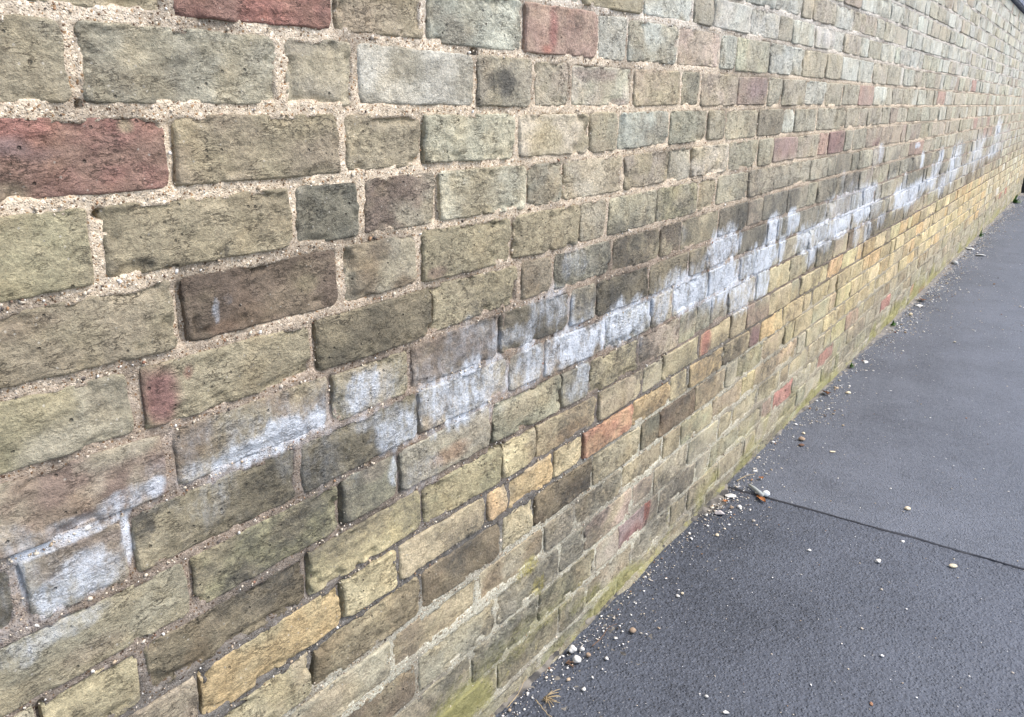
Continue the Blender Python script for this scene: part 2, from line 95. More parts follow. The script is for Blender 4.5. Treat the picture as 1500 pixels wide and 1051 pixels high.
 11: ([-2.151,-1.926,-1.814,-1.589,-1.365,-1.253,-1.028,-0.803,-0.691,-0.466,-0.241,-0.129,0.096,0.321,0.432,0.657,0.882,1.102,1.212,1.433,1.659,1.762,1.98,2.196,2.288,2.519,2.74,2.853,3.076,3.295,3.405,3.633,3.857,3.969,4.189,4.41,4.521,4.746,4.975,5.086,5.309,5.54,5.653,5.881,6.11,6.222,6.444,6.663,6.776,7.005,7.235,7.35,7.575,7.799,7.914,8.134,8.357,8.469,8.695,8.922,9.031,9.256,9.477,9.588,9.809,10.031,10.144,10.367,10.588,10.7,10.927,11.149,11.259,11.483,11.711,11.82,12.047,12.266,12.38,12.601,12.831,12.993], [-1,-1,-1,-1,-1,-1,-1,-1,-1,-1,-1,-1,-1,-1,1,8,9,4,9,4,13,9,8,2,-1,-1,-1,-1,-1,-1,-1,-1,-1,-1,-1,-1,-1,-1,-1,-1,-1,-1,-1,-1,-1,-1,-1,-1,-1,-1,-1,-1,-1,-1,-1,-1,-1,-1,-1,-1,-1,-1,-1,-1,-1,-1,-1,-1,-1,-1,-1,-1,-1,-1,-1,-1,-1,-1,-1,-1,-1]),
 12: ([-1.999,-1.774,-1.662,-1.437,-1.212,-1.1,-0.875,-0.65,-0.538,-0.313,-0.088,0.023,0.248,0.473,0.585,0.81,1.032,1.248,1.364,1.577,1.795,1.899,2.122,2.35,2.465,2.684,2.907,3.02,3.244,3.473,3.583,3.807,4.031,4.14,4.368,4.588,4.699,4.921,5.141,5.254,5.486,5.711,5.822,6.048,6.277,6.386,6.609,6.839,6.952,7.172,7.397,7.51,7.736,7.967,8.08,8.306,8.527,8.641,8.865,9.087,9.196,9.426,9.657,9.766,9.997,10.228,10.342,10.564,10.788,10.903,11.132,11.351,11.461,11.687,11.917,12.032,12.256,12.486,12.6,12.822,12.993], [-1,-1,-1,-1,-1,-1,-1,-1,-1,-1,-1,-1,-1,-1,2,8,8,2,2,4,8,-1,-1,-1,-1,-1,-1,-1,-1,-1,-1,-1,-1,-1,-1,-1,-1,-1,-1,-1,-1,-1,-1,-1,-1,-1,-1,-1,-1,-1,-1,-1,-1,-1,-1,-1,-1,-1,-1,-1,-1,-1,-1,-1,-1,-1,-1,-1,-1,-1,-1,-1,-1,-1,-1,-1,-1,-1,-1,-1]),
 13: ([-1.941,-1.829,-1.604,-1.379,-1.267,-1.042,-0.817,-0.706,-0.481,-0.256,-0.144,0.081,0.306,0.418,0.643,0.868,1.09,1.306,1.413,1.638,1.75,1.963,2.182,2.295,2.519,2.74,2.85,3.076,3.295,3.409,3.631,3.862,3.971,4.194,4.423,4.535,4.759,4.989,5.099,5.329,5.554,5.664,5.887,6.109,6.222,6.446,6.671,6.784,7.014,7.241,7.352,7.579,7.807,7.921,8.145,8.37,8.483,8.706,8.929,9.041,9.265,9.494,9.605,9.826,10.053,10.165,10.397,10.628,10.739,10.963,11.19,11.302,11.528,11.752,11.866,12.096,12.325,12.439,12.669,12.891,12.993], [-1,-1,-1,-1,-1,-1,-1,-1,-1,-1,-1,-1,-1,-1,8,2,12,12,5,5,2,-1,-1,-1,-1,-1,-1,-1,-1,-1,-1,-1,-1,-1,-1,-1,-1,-1,-1,-1,-1,-1,-1,-1,-1,-1,-1,-1,-1,-1,-1,-1,-1,-1,-1,-1,-1,-1,-1,-1,-1,-1,-1,-1,-1,-1,-1,-1,-1,-1,-1,-1,-1,-1,-1,-1,-1,-1,-1,-1]),
 14: ([-2.021,-1.796,-1.684,-1.459,-1.234,-1.122,-0.897,-0.672,-0.56,-0.335,-0.11,0.001,0.226,0.451,0.563,0.788,1.013,1.238,1.465,1.577,1.796,2.027,2.136,2.358,2.581,2.695,2.915,3.141,3.25,3.473,3.701,3.814,4.034,4.259,4.368,4.599,4.826,4.938,5.165,5.386,5.499,5.722,5.952,6.066,6.295,6.526,6.638,6.867,7.095,7.209,7.429,7.65,7.763,7.994,8.214,8.326,8.551,8.774,8.888,9.117,9.344,9.454,9.679,9.901,10.011,10.235,10.463,10.577,10.797,11.02,11.135,11.355,11.575,11.685,11.915,12.141,12.254,12.479,12.707,12.817,12.993], [-1,-1,-1,-1,-1,-1,-1,-1,-1,-1,-1,-1,-1,-1,-1,18,-1,-1,-1,-1,-1,-1,-1,-1,-1,-1,-1,-1,-1,-1,-1,-1,-1,-1,-1,-1,-1,-1,-1,-1,-1,-1,-1,-1,-1,-1,-1,-1,-1,-1,-1,-1,-1,-1,-1,-1,-1,-1,-1,-1,-1,-1,-1,-1,-1,-1,-1,-1,-1,-1,-1,-1,-1,-1,-1,-1,-1,-1,-1,-1]),
 15: ([-1.941,-1.829,-1.604,-1.379,-1.267,-1.043,-0.818,-0.706,-0.481,-0.256,-0.144,0.081,0.306,0.418,0.643,0.868,1.097,1.318,1.428,1.658,1.877,1.992,2.214,2.436,2.548,2.776,2.996,3.106,3.328,3.55,3.663,3.885,4.11,4.222,4.447,4.668,4.777,5.002,5.221,5.331,5.558,5.786,5.899,6.129,6.353,6.466,6.69,6.915,7.026,7.256,7.485,7.595,7.814,8.035,8.148,8.369,8.595,8.71,8.936,9.161,9.27,9.49,9.714,9.826,10.055,10.275,10.385,10.609,10.837,10.949,11.175,11.395,11.509,11.736,11.964,12.077,12.305,12.533,12.648,12.871,12.993], [-1,-1,-1,-1,-1,-1,-1,-1,-1,-1,-1,-1,-1,-1,-1,-1,-1,-1,-1,-1,-1,-1,-1,-1,-1,-1,-1,-1,-1,-1,-1,-1,-1,-1,-1,-1,-1,-1,-1,-1,-1,-1,-1,-1,-1,-1,-1,-1,-1,-1,-1,-1,-1,-1,-1,-1,-1,-1,-1,-1,-1,-1,-1,-1,-1,-1,-1,-1,-1,-1,-1,-1,-1,-1,-1,-1,-1,-1,-1,-1]),
 16: ([-2.13,-1.905,-1.794,-1.569,-1.344,-1.232,-1.007,-0.782,-0.67,-0.445,-0.22,-0.108,0.117,0.342,0.453,0.678,0.903,1.015,1.247,1.475,1.585,1.804,2.024,2.137,2.358,2.577,2.692,2.919,3.149,3.263,3.493,3.717,3.832,4.062,4.287,4.401,4.633,4.854,4.965,5.189,5.418,5.529,5.757,5.979,6.093,6.324,6.546,6.66,6.881,7.107,7.221,7.444,7.664,7.775,7.996,8.218,8.332,8.557,8.783,8.895,9.116,9.348,9.457,9.684,9.908,10.022,10.247,10.466,10.578,10.8,11.029,11.139,11.37,11.591,11.701,11.931,12.151,12.265,12.487,12.706,12.82,12.993], [-1,-1,-1,-1,-1,-1,-1,-1,-1,-1,-1,-1,-1,-1,-1,-1,-1,-1,-1,-1,-1,-1,-1,-1,-1,-1,-1,-1,-1,-1,-1,-1,-1,-1,-1,-1,-1,-1,-1,-1,-1,-1,-1,-1,-1,-1,-1,-1,-1,-1,-1,-1,-1,-1,-1,-1,-1,-1,-1,-1,-1,-1,-1,-1,-1,-1,-1,-1,-1,-1,-1,-1,-1,-1,-1,-1,-1,-1,-1,-1,-1]),
}
WHITE = [(0.315, 0.721, 0.022, 0.02, 0.4), (0.365, 0.719, 0.069, 0.01, 0.5), (0.422, 0.721, 0.035, 0.014, 0.7), (0.456, 0.723, 0.015, 0.011, 0.8), (0.364, 0.661, 0.045, 0.025, 0.95), (0.37, 0.706, 0.054, 0.007, 0.9), (0.423, 0.679, 0.006, 0.026, 0.9), (0.318, 0.677, 0.003, 0.034, 0.8), (0.351, 0.614, 0.051, 0.011, 0.6), (0.305, 0.611, 0.023, 0.014, 0.5), (0.646, 0.725, 0.048, 0.022, 0.9), (0.594, 0.717, 0.058, 0.017, 0.8), (0.519, 0.719, 0.034, 0.016, 0.5), (0.83, 0.66, 0.05, 0.026, 0.95), (0.803, 0.694, 0.054, 0.015, 0.6), (0.765, 0.744, 0.038, 0.028, 0.7), (0.989, 0.67, 0.115, 0.051, 0.9), (1.005, 0.755, 0.071, 0.033, 0.4), (0.922, 0.732, 0.064, 0.021, 0.4), (1.246, 0.762, 0.07, 0.038, 0.6), (1.139, 0.736, 0.083, 0.018, 0.6), (1.174, 0.679, 0.048, 0.044, 0.85), (1.326, 0.674, 0.117, 0.041, 0.85), (1.312, 0.831, 0.045, 0.038, 0.45), (0.889, 0.58, 0.047, 0.033, 0.4), (0.829, 0.602, 0.014, 0.021, 0.6), (1.36, 0.59, 0.06, 0.036, 0.6), (1.552, 0.673, 0.124, 0.049, 1), (1.721, 0.677, 0.06, 0.046, 0.9), (1.875, 0.681, 0.121, 0.055, 1), (1.767, 0.724, 0.078, 0.024, 0.6), (1.881, 0.746, 0.043, 0.034, 0.4), (2.103, 0.667, 0.134, 0.057, 1), (2.08, 0.751, 0.12, 0.051, 0.9), (2.28, 0.599, 0.118, 0.052, 0.9), (2.437, 0.601, 0.059, 0.043, 0.85), (2.043, 0.624, 0.099, 0.038, 0.35), (2.37, 0.672, 0.174, 0.052, 0.85), (2.484, 0.746, 0.066, 0.052, 0.95), (2.661, 0.757, 0.074, 0.04, 0.95), (2.588, 0.682, 0.036, 0.044, 0.8), (2.829, 0.678, 0.083, 0.048, 0.9), (3.013, 0.671, 0.231, 0.045, 0.9), (2.953, 0.62, 0.072, 0.045, 0.8), (3.121, 0.634, 0.078, 0.037, 0.6), (3.125, 0.713, 0.098, 0.036, 0.5), (3.456, 0.748, 0.408, 0.069, 0.65), (3.681, 0.756, 0.193, 0.043, 0.9), (3.336, 0.683, 0.131, 0.054, 1), (3.581, 0.692, 0.099, 0.046, 0.95), (3.72, 0.697, 0.105, 0.048, 0.95), (3.888, 0.695, 0.114, 0.049, 0.6), (3.604, 0.599, 0.063, 0.048, 0.7), (3.791, 0.59, 0.069, 0.047, 0.7), (4.041, 0.615, 0.107, 0.033, 0.6), (4.642, 0.659, 0.352, 0.044, 1), (4.434, 0.7, 0.179, 0.041, 1), (4.893, 0.694, 0.604, 0.038, 1), (5.748, 0.637, 0.229, 0.062, 0.8), (5.517, 0.797, 0.079, 0.073, 0.8), (5.362, 0.719, 0.125, 0.089, 0.85), (6.12, 0.745, 0.223, 0.118, 0.85), (6.243, 0.816, 0.263, 0.054, 0.7), (7.203, 0.761, 0.344, 0.115, 0.8), (7.416, 0.836, 0.544, 0.042, 0.6), (8.503, 0.912, 0.233, 0.094, 0.8), (8.394, 0.736, 0.516, 0.055, 0.7), (9.079, 0.828, 0.663, 0.096, 0.45), (6.744, 0.689, 0.46, 0.06, 0.5), (4.499, 0.762, 0.055, 0.034, 0.8), (4.9, 0.832, 0.063, 0.036, 0.9), (4.684, 0.915, 0.078, 0.01, 1.1), (4.128, 0.788, 0.125, 0.032, 0.3), (0.552, 0.893, 0.004, 0.012, 1.0), (0.567, 0.902, 0.007, 0.007, 0.4), (3.826, 0.911, 0.054, 0.04, 0.7), (3.747, 0.895, 0.079, 0.045, 0.4), (3.242, 0.848, 0.041, 0.03, 0.4), (1.391, 0.806, 0.027, 0.016, 0.25), (1.805, 0.82, 0.024, 0.022, 0.3)]
LICHEN_SPOTS = [(1.194, 0.263, 0.034, 0.024, 1), (1.222, 0.208, 0.03, 0.028, 1), (1.262, 0.203, 0.026, 0.016, 0.6), (1.409, 0.123, 0.019, 0.018, 0.8), (1.377, 0.119, 0.036, 0.01, 0.6), (3.081, 0.157, 0.121, 0.036, 0.7), (2.244, 0.158, 0.122, 0.033, 0.6), (2.401, 0.115, 0.068, 0.025, 0.7), (1.782, 0.017, 0.044, 0.03, 0.7), (2.714, 0.265, 0.065, 0.021, 0.4), (1.459, 0.187, 0.026, 0.018, 0.6), (1.559, 0.158, 0.036, 0.015, 0.5), (1.126, 0.034, 0.095, 0.022, 0.3)]
SOOT = [(1.074, 1.135, 0.039, 0.017, 0.9), (0.674, 0.97, 0.01, 0.031, 0.3), (0.444, 0.685, 0.013, 0.023, 0.95), (0.461, 0.697, 0.023, 0.009, 0.7), (0.437, 0.956, 0.017, 0.009, 0.6), (0.472, 0.957, 0.014, 0.009, 0.6), (0.568, 0.957, 0.005, 0.009, 0.8), (0.719, 1.013, 0.044, 0.008, 0.6), (1.84, 0.654, 0.017, 0.017, 0.4), (1.274, 1.234, 0.039, 0.012, 0.6), (0.921, 0.474, 0.013, 0.017, 0.6), (0.947, 0.426, 0.011, 0.012, 0.6), (0.571, 0.565, 0.02, 0.013, 0.5), (0.615, 0.66, 0.026, 0.009, 0.5), (0.505, 0.589, 0.01, 0.017, 0.4), (0.791, 1.082, 0.026, 0.014, 0.5), (0.962, 0.908, 0.048, 0.01, 0.4), (0.355, 0.948, 0.022, 0.007, 0.4), (1.036, 0.94, 0.035, 0.008, 0.4), (2.182, 1.026, 0.021, 0.024, 0.5), (2.349, 1.03, 0.035, 0.029, 0.5), (0.477, 1.056, 0.021, 0.007, 0.25), (0.807, 0.353, 0.075, 0.023, 0.4), (0.887, 0.37, 0.05, 0.024, 0.4), (0.993, 0.34, 0.057, 0.026, 0.5), (1.155, 0.412, 0.068, 0.014, 0.3), (1.574, 0.741, 0.065, 0.03, 0.3), (0.769, 0.837, 0.075, 0.036, 0.3), (0.628, 0.898, 0.039, 0.023, 0.3), (0.303, 0.678, 0.011, 0.033, 0.6)]
TINT = [(0.475, 0.819, 0.021, 0.029, 0.9, (150, 84, 86)), (0.509, 0.836, 0.005, 0.007, 0.7, (160, 90, 80)), (0.955, 0.584, 0.041, 0.014, 0.7, (175, 125, 85)), (1.343, 0.494, 0.068, 0.018, 0.6, (185, 140, 90)), (0.487, 0.499, 0.017, 0.017, 0.6, (120, 95, 60)), (2.018, 0.521, 0.034, 0.043, 1.1, (190, 112, 88)), (1.212, 1.215, 0.012, 0.03, 0.7, (170, 85, 80)), (1.194, 1.186, 0.016, 0.006, 0.8, (190, 105, 85)), (1.364, 1.153, 0.074, 0.011, 0.6, (150, 118, 112)), (1.447, 1.107, 0.032, 0.007, 0.5, (150, 110, 110)), (0.367, 1.07, 0.016, 0.008, 0.7, (140, 125, 120)), (0.389, 1.063, 0.017, 0.006, 0.5, (130, 105, 105)), (0.356, 1.029, 0.016, 0.011, 0.8, (150, 140, 108)), (0.47, 1.085, 0.007, 0.006, 1.0, (170, 150, 110)), (0.59, 1.047, 0.035, 0.014, 0.4, (180, 160, 115)), (0.68, 0.901, 0.015, 0.01, 0.6, (150, 135, 95)), (0.56, 0.873, 0.017, 0.007, 0.5, (150, 112, 80)), (0.35, 0.918, 0.034, 0.011, 0.5, (140, 115, 90)), (0.922, 0.875, 0.018, 0.008, 0.6, (150, 110, 95)), (0.787, 0.618, 0.027, 0.015, 0.5, (165, 135, 115)), (0.374, 0.577, 0.027, 0.011, 0.5, (150, 130, 105)), (1.646, 0.155, 0.1, 0.042, 0.9, (160, 128, 128)), (1.728, 0.17, 0.016, 0.04, 1.2, (196, 98, 72)), (1.651, 0.116, 0.062, 0.031, 0.8, (165, 105, 95)), (3.739, 0.941, 0.104, 0.033, 0.8, (150, 108, 104)), (3.011, 0.98, 0.161, 0.036, 0.7, (140, 98, 98)), (2.499, 0.989, 0.104, 0.031, 0.5, (150, 100, 105)), (2.21, 1.142, 0.073, 0.026, 0.5, (140, 108, 120)), (3.425, 0.433, 0.164, 0.054, 0.5, (186, 160, 112)), (1.174, 0.473, 0.046, 0.014, 0.3, (180, 150, 100)), (2.419, 0.439, 0.04, 0.032, 0.9, (135, 92, 92)), (2.875, 0.432, 0.219, 0.047, 0.6, (195, 165, 115)), (4.623, 0.474, 0.493, 0.031, 0.6, (205, 178, 125)), (7.377, 0.371, 1.414, 0.048, 0.6, (205, 178, 125))]
ODD_BRICKS = [(2.751, 0.171, 'R'), (3.437, 0.179, 'R'), (5.679, 0.036, 'R'), (5.265, 0.067, 'S'), (4.469, 0.178, 'R'), (3.787, 0.205, 'Q'), (3.407, 1.136, 'R'), (5.155, 1.14, 'R'), (3.973, 1.058, 'Q'), (4.678, 0.922, 'R'), (4.615, 0.988, 'Q'), (6.465, 1.246, 'R'), (7.292, 1.121, 'Q'), (2.636, 0.132, 'Q'), (1.646, 0.155, 'K')]
PITS = [(1.009, 1.174, 0.008, 0.004, 0.03), (0.429, 1.103, 0.004, 0.002, 0.03), (0.664, 0.364, 0.01, 0.019, 0.03), (0.435, 1.007, 0.005, 0.005, 0.012), (0.857, 0.677, 0.009, 0.026, 0.008), (1.078, 0.546, 0.016, 0.032, 0.008)]

WALL_END = COURSES[1][0][-1]
WALL_START = -1.9
RNG = np.random.default_rng(7)
rnd = random.Random(11)

# ---------------------------------------------------------------- helpers
def srgb(c):
    return tuple(((v / 255.0) / 12.92 if v / 255.0 <= 0.04045 else ((v / 255.0 + 0.055) / 1.055) ** 2.4) for v in c)

def clay(c, keep=0.62):
    """a fired-clay colour held back towards grey, as weathered brick is"""
    m = 0.3 * c[0] + 0.55 * c[1] + 0.15 * c[2]
    return srgb(tuple(m + (v - m) * keep for v in c))

def _hash(ix, iy, seed):
    h = (ix.astype(np.int64) * 374761393 + iy.astype(np.int64) * 668265263 + int(seed) * 982451653) & 0x7fffffff
    h = ((h ^ (h >> 13)) * 1274126177) & 0x7fffffff
    h = ((h ^ (h >> 16)) * 1103515245 + 12345) & 0x7fffffff
    return ((h ^ (h >> 15)) & 0xfffff) / float(0xfffff)

def vnoise(x, y, seed=0):
    x = np.asarray(x, float); y = np.asarray(y, float)
    ix = np.floor(x); iy = np.floor(y)
    fx = x - ix; fy = y - iy
    fx = fx * fx * (3 - 2 * fx); fy = fy * fy * (3 - 2 * fy)
    a = _hash(ix, iy, seed); b = _hash(ix + 1, iy, seed)
    c = _hash(ix, iy + 1, seed); d = _hash(ix + 1, iy + 1, seed)
    return (a * (1 - fx) + b * fx) * (1 - fy) + (c * (1 - fx) + d * fx) * fy

def fbm(x, y, seed=0, octaves=4, gain=0.5):
    t = 0.0; amp = 1.0; tot = 0.0
    for o in range(octaves):
        t = t + amp * vnoise(x * 2 ** o + 17.3 * o, y * 2 ** o + 5.1 * o, seed + o)
        tot += amp; amp *= gain
    return t / tot

def smooth(a, b, x):
    t = np.clip((x - a) / (b - a), 0, 1)
    return t * t * (3 - 2 * t)

def new_mesh(name, verts, faces, attrs=None, shade=True):
    me = bpy.data.meshes.new(name)
    verts = np.asarray(verts, dtype=np.float32)
    me.vertices.add(len(verts)); me.vertices.foreach_set("co", verts.ravel())
    faces = [np.asarray(f, dtype=np.int32) for f in (faces if isinstance(faces, list) else [faces])]
    loops = np.concatenate([f.ravel() for f in faces])
    counts = np.concatenate([np.full(len(f), f.shape[1], dtype=np.int32) for f in faces])
    starts = np.concatenate([[0], np.cumsum(counts)[:-1]]).astype(np.int32)
    me.loops.add(len(loops)); me.loops.foreach_set("vertex_index", loops)
    me.polygons.add(len(counts)); me.polygons.foreach_set("loop_start", starts)
    if attrs:
        for k, v in attrs.items():
            a = me.color_attributes.new(name=k, type='FLOAT_COLOR', domain='POINT')
            a.data.foreach_set("color", np.asarray(v, dtype=np.float32).ravel())
    me.update(calc_edges=True); me.validate()
    if shade:
        me.polygons.foreach_set("use_smooth", np.ones(len(me.polygons), dtype=bool))
    return me

def add(name, me, mat=None, parent=None, loc=None, rot=None):
    o = bpy.data.objects.new(name, me)
    coll.objects.link(o)
    if mat is not None and me is not None and not me.materials:
        me.materials.append(mat)
    if parent is not None:
        o.parent = parent
    if loc is not None: o.location = loc
    if rot is not None: o.rotation_euler = rot
    return o

def tag(o, label=None, cat=None, group=None, kind=None):
    if label: o["label"] = label
    if cat: o["category"] = cat
    if group: o["group"] = group
    if kind: o["kind"] = kind
    return o

# ---------------------------------------------------------------- node helpers
class NT:
    def __init__(self, name):
        self.mat = bpy.data.materials.new(name)
        self.mat.use_nodes = True
        self.t = self.mat.node_tree
        self.t.nodes.clear()
        self.out = self.n("ShaderNodeOutputMaterial")
    def n(self, kind, **kw):
        nd = self.t.nodes.new(kind)
        for k, v in kw.items(): setattr(nd, k, v)
        return nd
    def set(self, sock, v):
        if hasattr(v, "is_output") or isinstance(v, bpy.types.NodeSocket): self.t.links.new(v, sock)
        else: sock.default_value = v
    def pos(self):
        return self.n("ShaderNodeNewGeometry").outputs["Position"]
    def mapping(self, vec, scale=(1, 1, 1), rot=(0, 0, 0), loc=(0, 0, 0)):
        m = self.n("ShaderNodeMapping")
        self.set(m.inputs["Vector"], vec)
        m.inputs["Scale"].default_value = scale; m.inputs["Rotation"].default_value = rot; m.inputs["Location"].default_value = loc
        return m.outputs[0]
    def noise(self, vec, scale, detail=4, rough=0.6, dist=0.0):
        t = self.n("ShaderNodeTexNoise")
        self.set(t.inputs["Vector"], vec)
        t.inputs["Scale"].default_value = scale; t.inputs["Detail"].default_value = detail
        t.inputs["Roughness"].default_value = rough; t.inputs["Distortion"].default_value = dist
        return t.outputs["Fac"]
    def voronoi(self, vec, scale, feature='F1', rand=1.0):
        t = self.n("ShaderNodeTexVoronoi", feature=feature)
        self.set(t.inputs["Vector"], vec)
        t.inputs["Scale"].default_value = scale
        t.inputs["Randomness"].default_value = rand
        return t
    def math(self, op, a, b=None, c=None, clamp=False):
        m = self.n("ShaderNodeMath", operation=op); m.use_clamp = clamp
        self.set(m.inputs[0], a)
        if b is not None: self.set(m.inputs[1], b)
        if c is not None: self.set(m.inputs[2], c)
        return m.outputs[0]
    def ss(self, v, a, b, lo=0.0, hi=1.0):
        m = self.n("ShaderNodeMapRange", interpolation_type='SMOOTHSTEP')
        self.set(m.inputs["Value"], v)
        m.inputs["From Min"].default_value = a; m.inputs["From Max"].default_value = b
        m.inputs["To Min"].default_value = lo; m.inputs["To Max"].default_value = hi
        return m.outputs[0]
    def mix(self, fac, a, b, blend='MIX'):
        m = self.n("ShaderNodeMix", data_type='RGBA', blend_type=blend)
        self.set(m.inputs[0], fac)
        self.set(m.inputs[6], a if not isinstance(a, tuple) else (*a[:3], 1)); self.set(m.inputs[7], b if not isinstance(b, tuple) else (*b[:3], 1))
        return m.outputs[2]
    def attr(self, name):
        a = self.n("ShaderNodeAttribute", attribute_name=name)
        s = self.n("ShaderNodeSeparateColor")
        self.t.links.new(a.outputs["Color"], s.inputs[0])
        return a.outputs["Color"], s.outputs[0], s.outputs[1], s.outputs[2], a.outputs["Alpha"]
    def ramp(self, fac, stops, interp='LINEAR'):
        r = self.n("ShaderNodeValToRGB"); cr = r.color_ramp; cr.interpolation = interp
        while len(cr.elements) < len(stops): cr.elements.new(0.5)
        for e, (p, c) in zip(cr.elements, stops): e.position = p; e.color = (*c[:3], 1)
        self.set(r.inputs[0], fac)
        return r.outputs[0]
    def bump(self, height, strength=0.5, dist=0.002, normal=None):
        b = self.n("ShaderNodeBump")
        b.inputs["Strength"].default_value = strength; b.inputs["Distance"].default_value = dist
        self.set(b.inputs["Height"], height)
        if normal is not None: self.set(b.inputs["Normal"], normal)
        return b.outputs[0]
    def principled(self, color, rough, normal=None, spec=0.4):
        p = self.n("ShaderNodeBsdfPrincipled")
        self.set(p.inputs["Base Color"], color if not isinstance(color, tuple) else (*color[:3], 1))
        self.set(p.inputs["Roughness"], rough)
        self.set(p.inputs["Specular IOR Level"], spec)
        if normal is not None: self.set(p.inputs["Normal"], normal)
        self.t.links.new(p.outputs[0], self.out.inputs[0])
        return p

WHITE_SALT = (0.64, 0.685, 0.745)
MOSS = (0.235, 0.235, 0.10)
LICHEN = (0.36, 0.31, 0.09)

def overlay_stains(nt, col, pos, st, salt=WHITE_SALT):
    """salt bloom, moss, lichen and soot with ragged edges, from the painted-on amounts"""
    _, white, moss, lich, soot = st
    fine = nt.noise(pos, 120, 6, 0.7)
    mid = nt.noise(nt.mapping(pos, (1, 1, 0.45)), 38, 4, 0.6)
    cloud = nt.noise(pos, 24, 7, 0.72, 0.5)
    cl2 = nt.noise(nt.mapping(pos, (1, 1, 2.0), (0, math.radians(20), 0)), 60, 6, 0.75, 0.3)
    so = nt.math('MULTIPLY', soot, nt.math('MULTIPLY_ADD', cloud, 1.5, nt.math('MULTIPLY_ADD', cl2, 1.3, -0.65)))
    col = nt.mix(nt.ss(so, 0.16, 0.80, 0, 0.82), col, nt.mix(mid, (0.045, 0.043, 0.036), (0.085, 0.083, 0.078)))
    mo = nt.math('MULTIPLY', moss, nt.math('MULTIPLY_ADD', fine, 1.6, nt.math('MULTIPLY_ADD', cl2, 1.4, -0.6)))
    col = nt.mix(nt.ss(mo, 0.32, 1.15, 0, 0.76), col, nt.mix(cloud, (0.17, 0.175, 0.06), (0.40, 0.36, 0.13)))
    li = nt.math('MULTIPLY', lich, nt.math('MULTIPLY_ADD', fine, 2.0, -0.2))
    col = nt.mix(nt.ss(li, 0.45, 1.0, 0, 0.75), col, LICHEN)
    run = nt.noise(nt.mapping(pos, (1, 1, 0.3)), 75, 6, 0.72, 0.3)
    mixn = nt.math('MULTIPLY_ADD', fine, 0.9, nt.math('MULTIPLY_ADD', mid, 0.7, nt.math('MULTIPLY', run, 0.9)))
    wh = nt.math('MULTIPLY', white, nt.math('MULTIPLY_ADD', mixn, 2.0, -1.55))
    wf = nt.ss(wh, 0.10, 1.12, 0, 0.84)
    col = nt.mix(wf, col, salt)
    return col, wf

# ---- brick
def make_brick_material():
    nt = NT("weathered_stock_brick")
    pos = nt.pos()
    at = nt.attr("Col")
    base = at[0]; own = at[4]
    st = nt.attr("Stain")
    blotch = nt.noise(pos, 26, 6, 0.65, 0.4)
    grain = nt.noise(pos, 240, 5, 0.7)
    drag = nt.noise(nt.mapping(pos, (1, 1, 1.6), (0, math.radians(30), 0)), 85, 7, 0.72, 0.5)
    v = nt.math('MULTIPLY_ADD', blotch, 0.62, 0.69)
    v = nt.math('MULTIPLY', v, nt.math('MULTIPLY_ADD', grain, 1.35, 0.33))
    v = nt.math('MULTIPLY', v, nt.math('MULTIPLY_ADD', drag, 1.3, 0.35))
    comb = nt.n("ShaderNodeCombineColor")
    for i in range(3): nt.set(comb.inputs[i], v)
    col = nt.mix(1.0, base, comb.outputs[0], 'MULTIPLY')
    # warm / grey drift over the clay
    drift = nt.noise(pos, 14, 3, 0.5)
    col = nt.mix(nt.ss(drift, 0.5, 0.72, 0, 0.35), col, nt.mix(1.0, col, (1.12, 1.0, 0.84), 'MULTIPLY'))
    col = nt.mix(nt.ss(drift, 0.5, 0.3, 0, 0.4), col, nt.mix(1.0, col, (0.92, 0.95, 0.98), 'MULTIPLY'))
    # creases: thin folded lines, only here and there
    cr = nt.noise(nt.mapping(pos, (1, 1, 3.0), (0, math.radians(22), 0), (3, 1, 2)), 42, 6, 0.66, 0.25)
    line = nt.math('ABSOLUTE', nt.math('SUBTRACT', cr, 0.5))
    gate = nt.ss(nt.noise(pos, 30, 4, 0.6, 0.0), 0.48, 0.60)
    crease = nt.math('MULTIPLY', nt.ss(line, 0.020, 0.0), nt.math('MULTIPLY', gate, nt.ss(own, -0.1, 0.7)))
    vo = nt.voronoi(pos, 110)
    rnd_cell = nt.n("ShaderNodeSeparateColor"); nt.t.links.new(vo.outputs["Color"], rnd_cell.inputs[0])
    pit = nt.math('MULTIPLY', nt.ss(vo.outputs["Distance"], 0.26, 0.10), nt.math('GREATER_THAN', nt.math('MULTIPLY_ADD', own, 0.1, rnd_cell.outputs[0]), 0.97))
    col = nt.mix(nt.math('MULTIPLY', pit, 0.55), col, (0.05, 0.045, 0.035))
    col = nt.mix(nt.math('MULTIPLY', crease, 0.62), col, (0.06, 0.052, 0.04))
    # pale flecks
    vf = nt.voronoi(pos, 190)
    rc2 = nt.n("ShaderNodeSeparateColor"); nt.t.links.new(vf.outputs["Color"], rc2.inputs[0])
    fleck = nt.math('MULTIPLY', nt.ss(vf.outputs["Distance"], 0.3, 0.15), nt.math('GREATER_THAN', nt.math('MULTIPLY_ADD', st[2], 0.10, rc2.outputs[1]), 0.95))
    col = nt.mix(nt.math('MULTIPLY', fleck, 0.5), col, (0.62, 0.58, 0.5))
    col, wf = overlay_stains(nt, col, pos, st)
    h = nt.math('MULTIPLY_ADD', drag, nt.math('MULTIPLY_ADD', own, 0.9, 0.35), nt.math('MULTIPLY', grain, 0.6))
    h = nt.math('SUBTRACT', h, nt.math('MULTIPLY', crease, 1.1))
    h = nt.math('SUBTRACT', h, nt.math('MULTIPLY', pit, 0.8))
    h = nt.math('MULTIPLY_ADD', wf, 0.12, h)
    nrm = nt.bump(h, 1.0, 0.0060)
    nt.principled(col, nt.ss(blotch, 0.3, 0.7, 0.78, 0.92), nrm, 0.35)
    return nt.mat

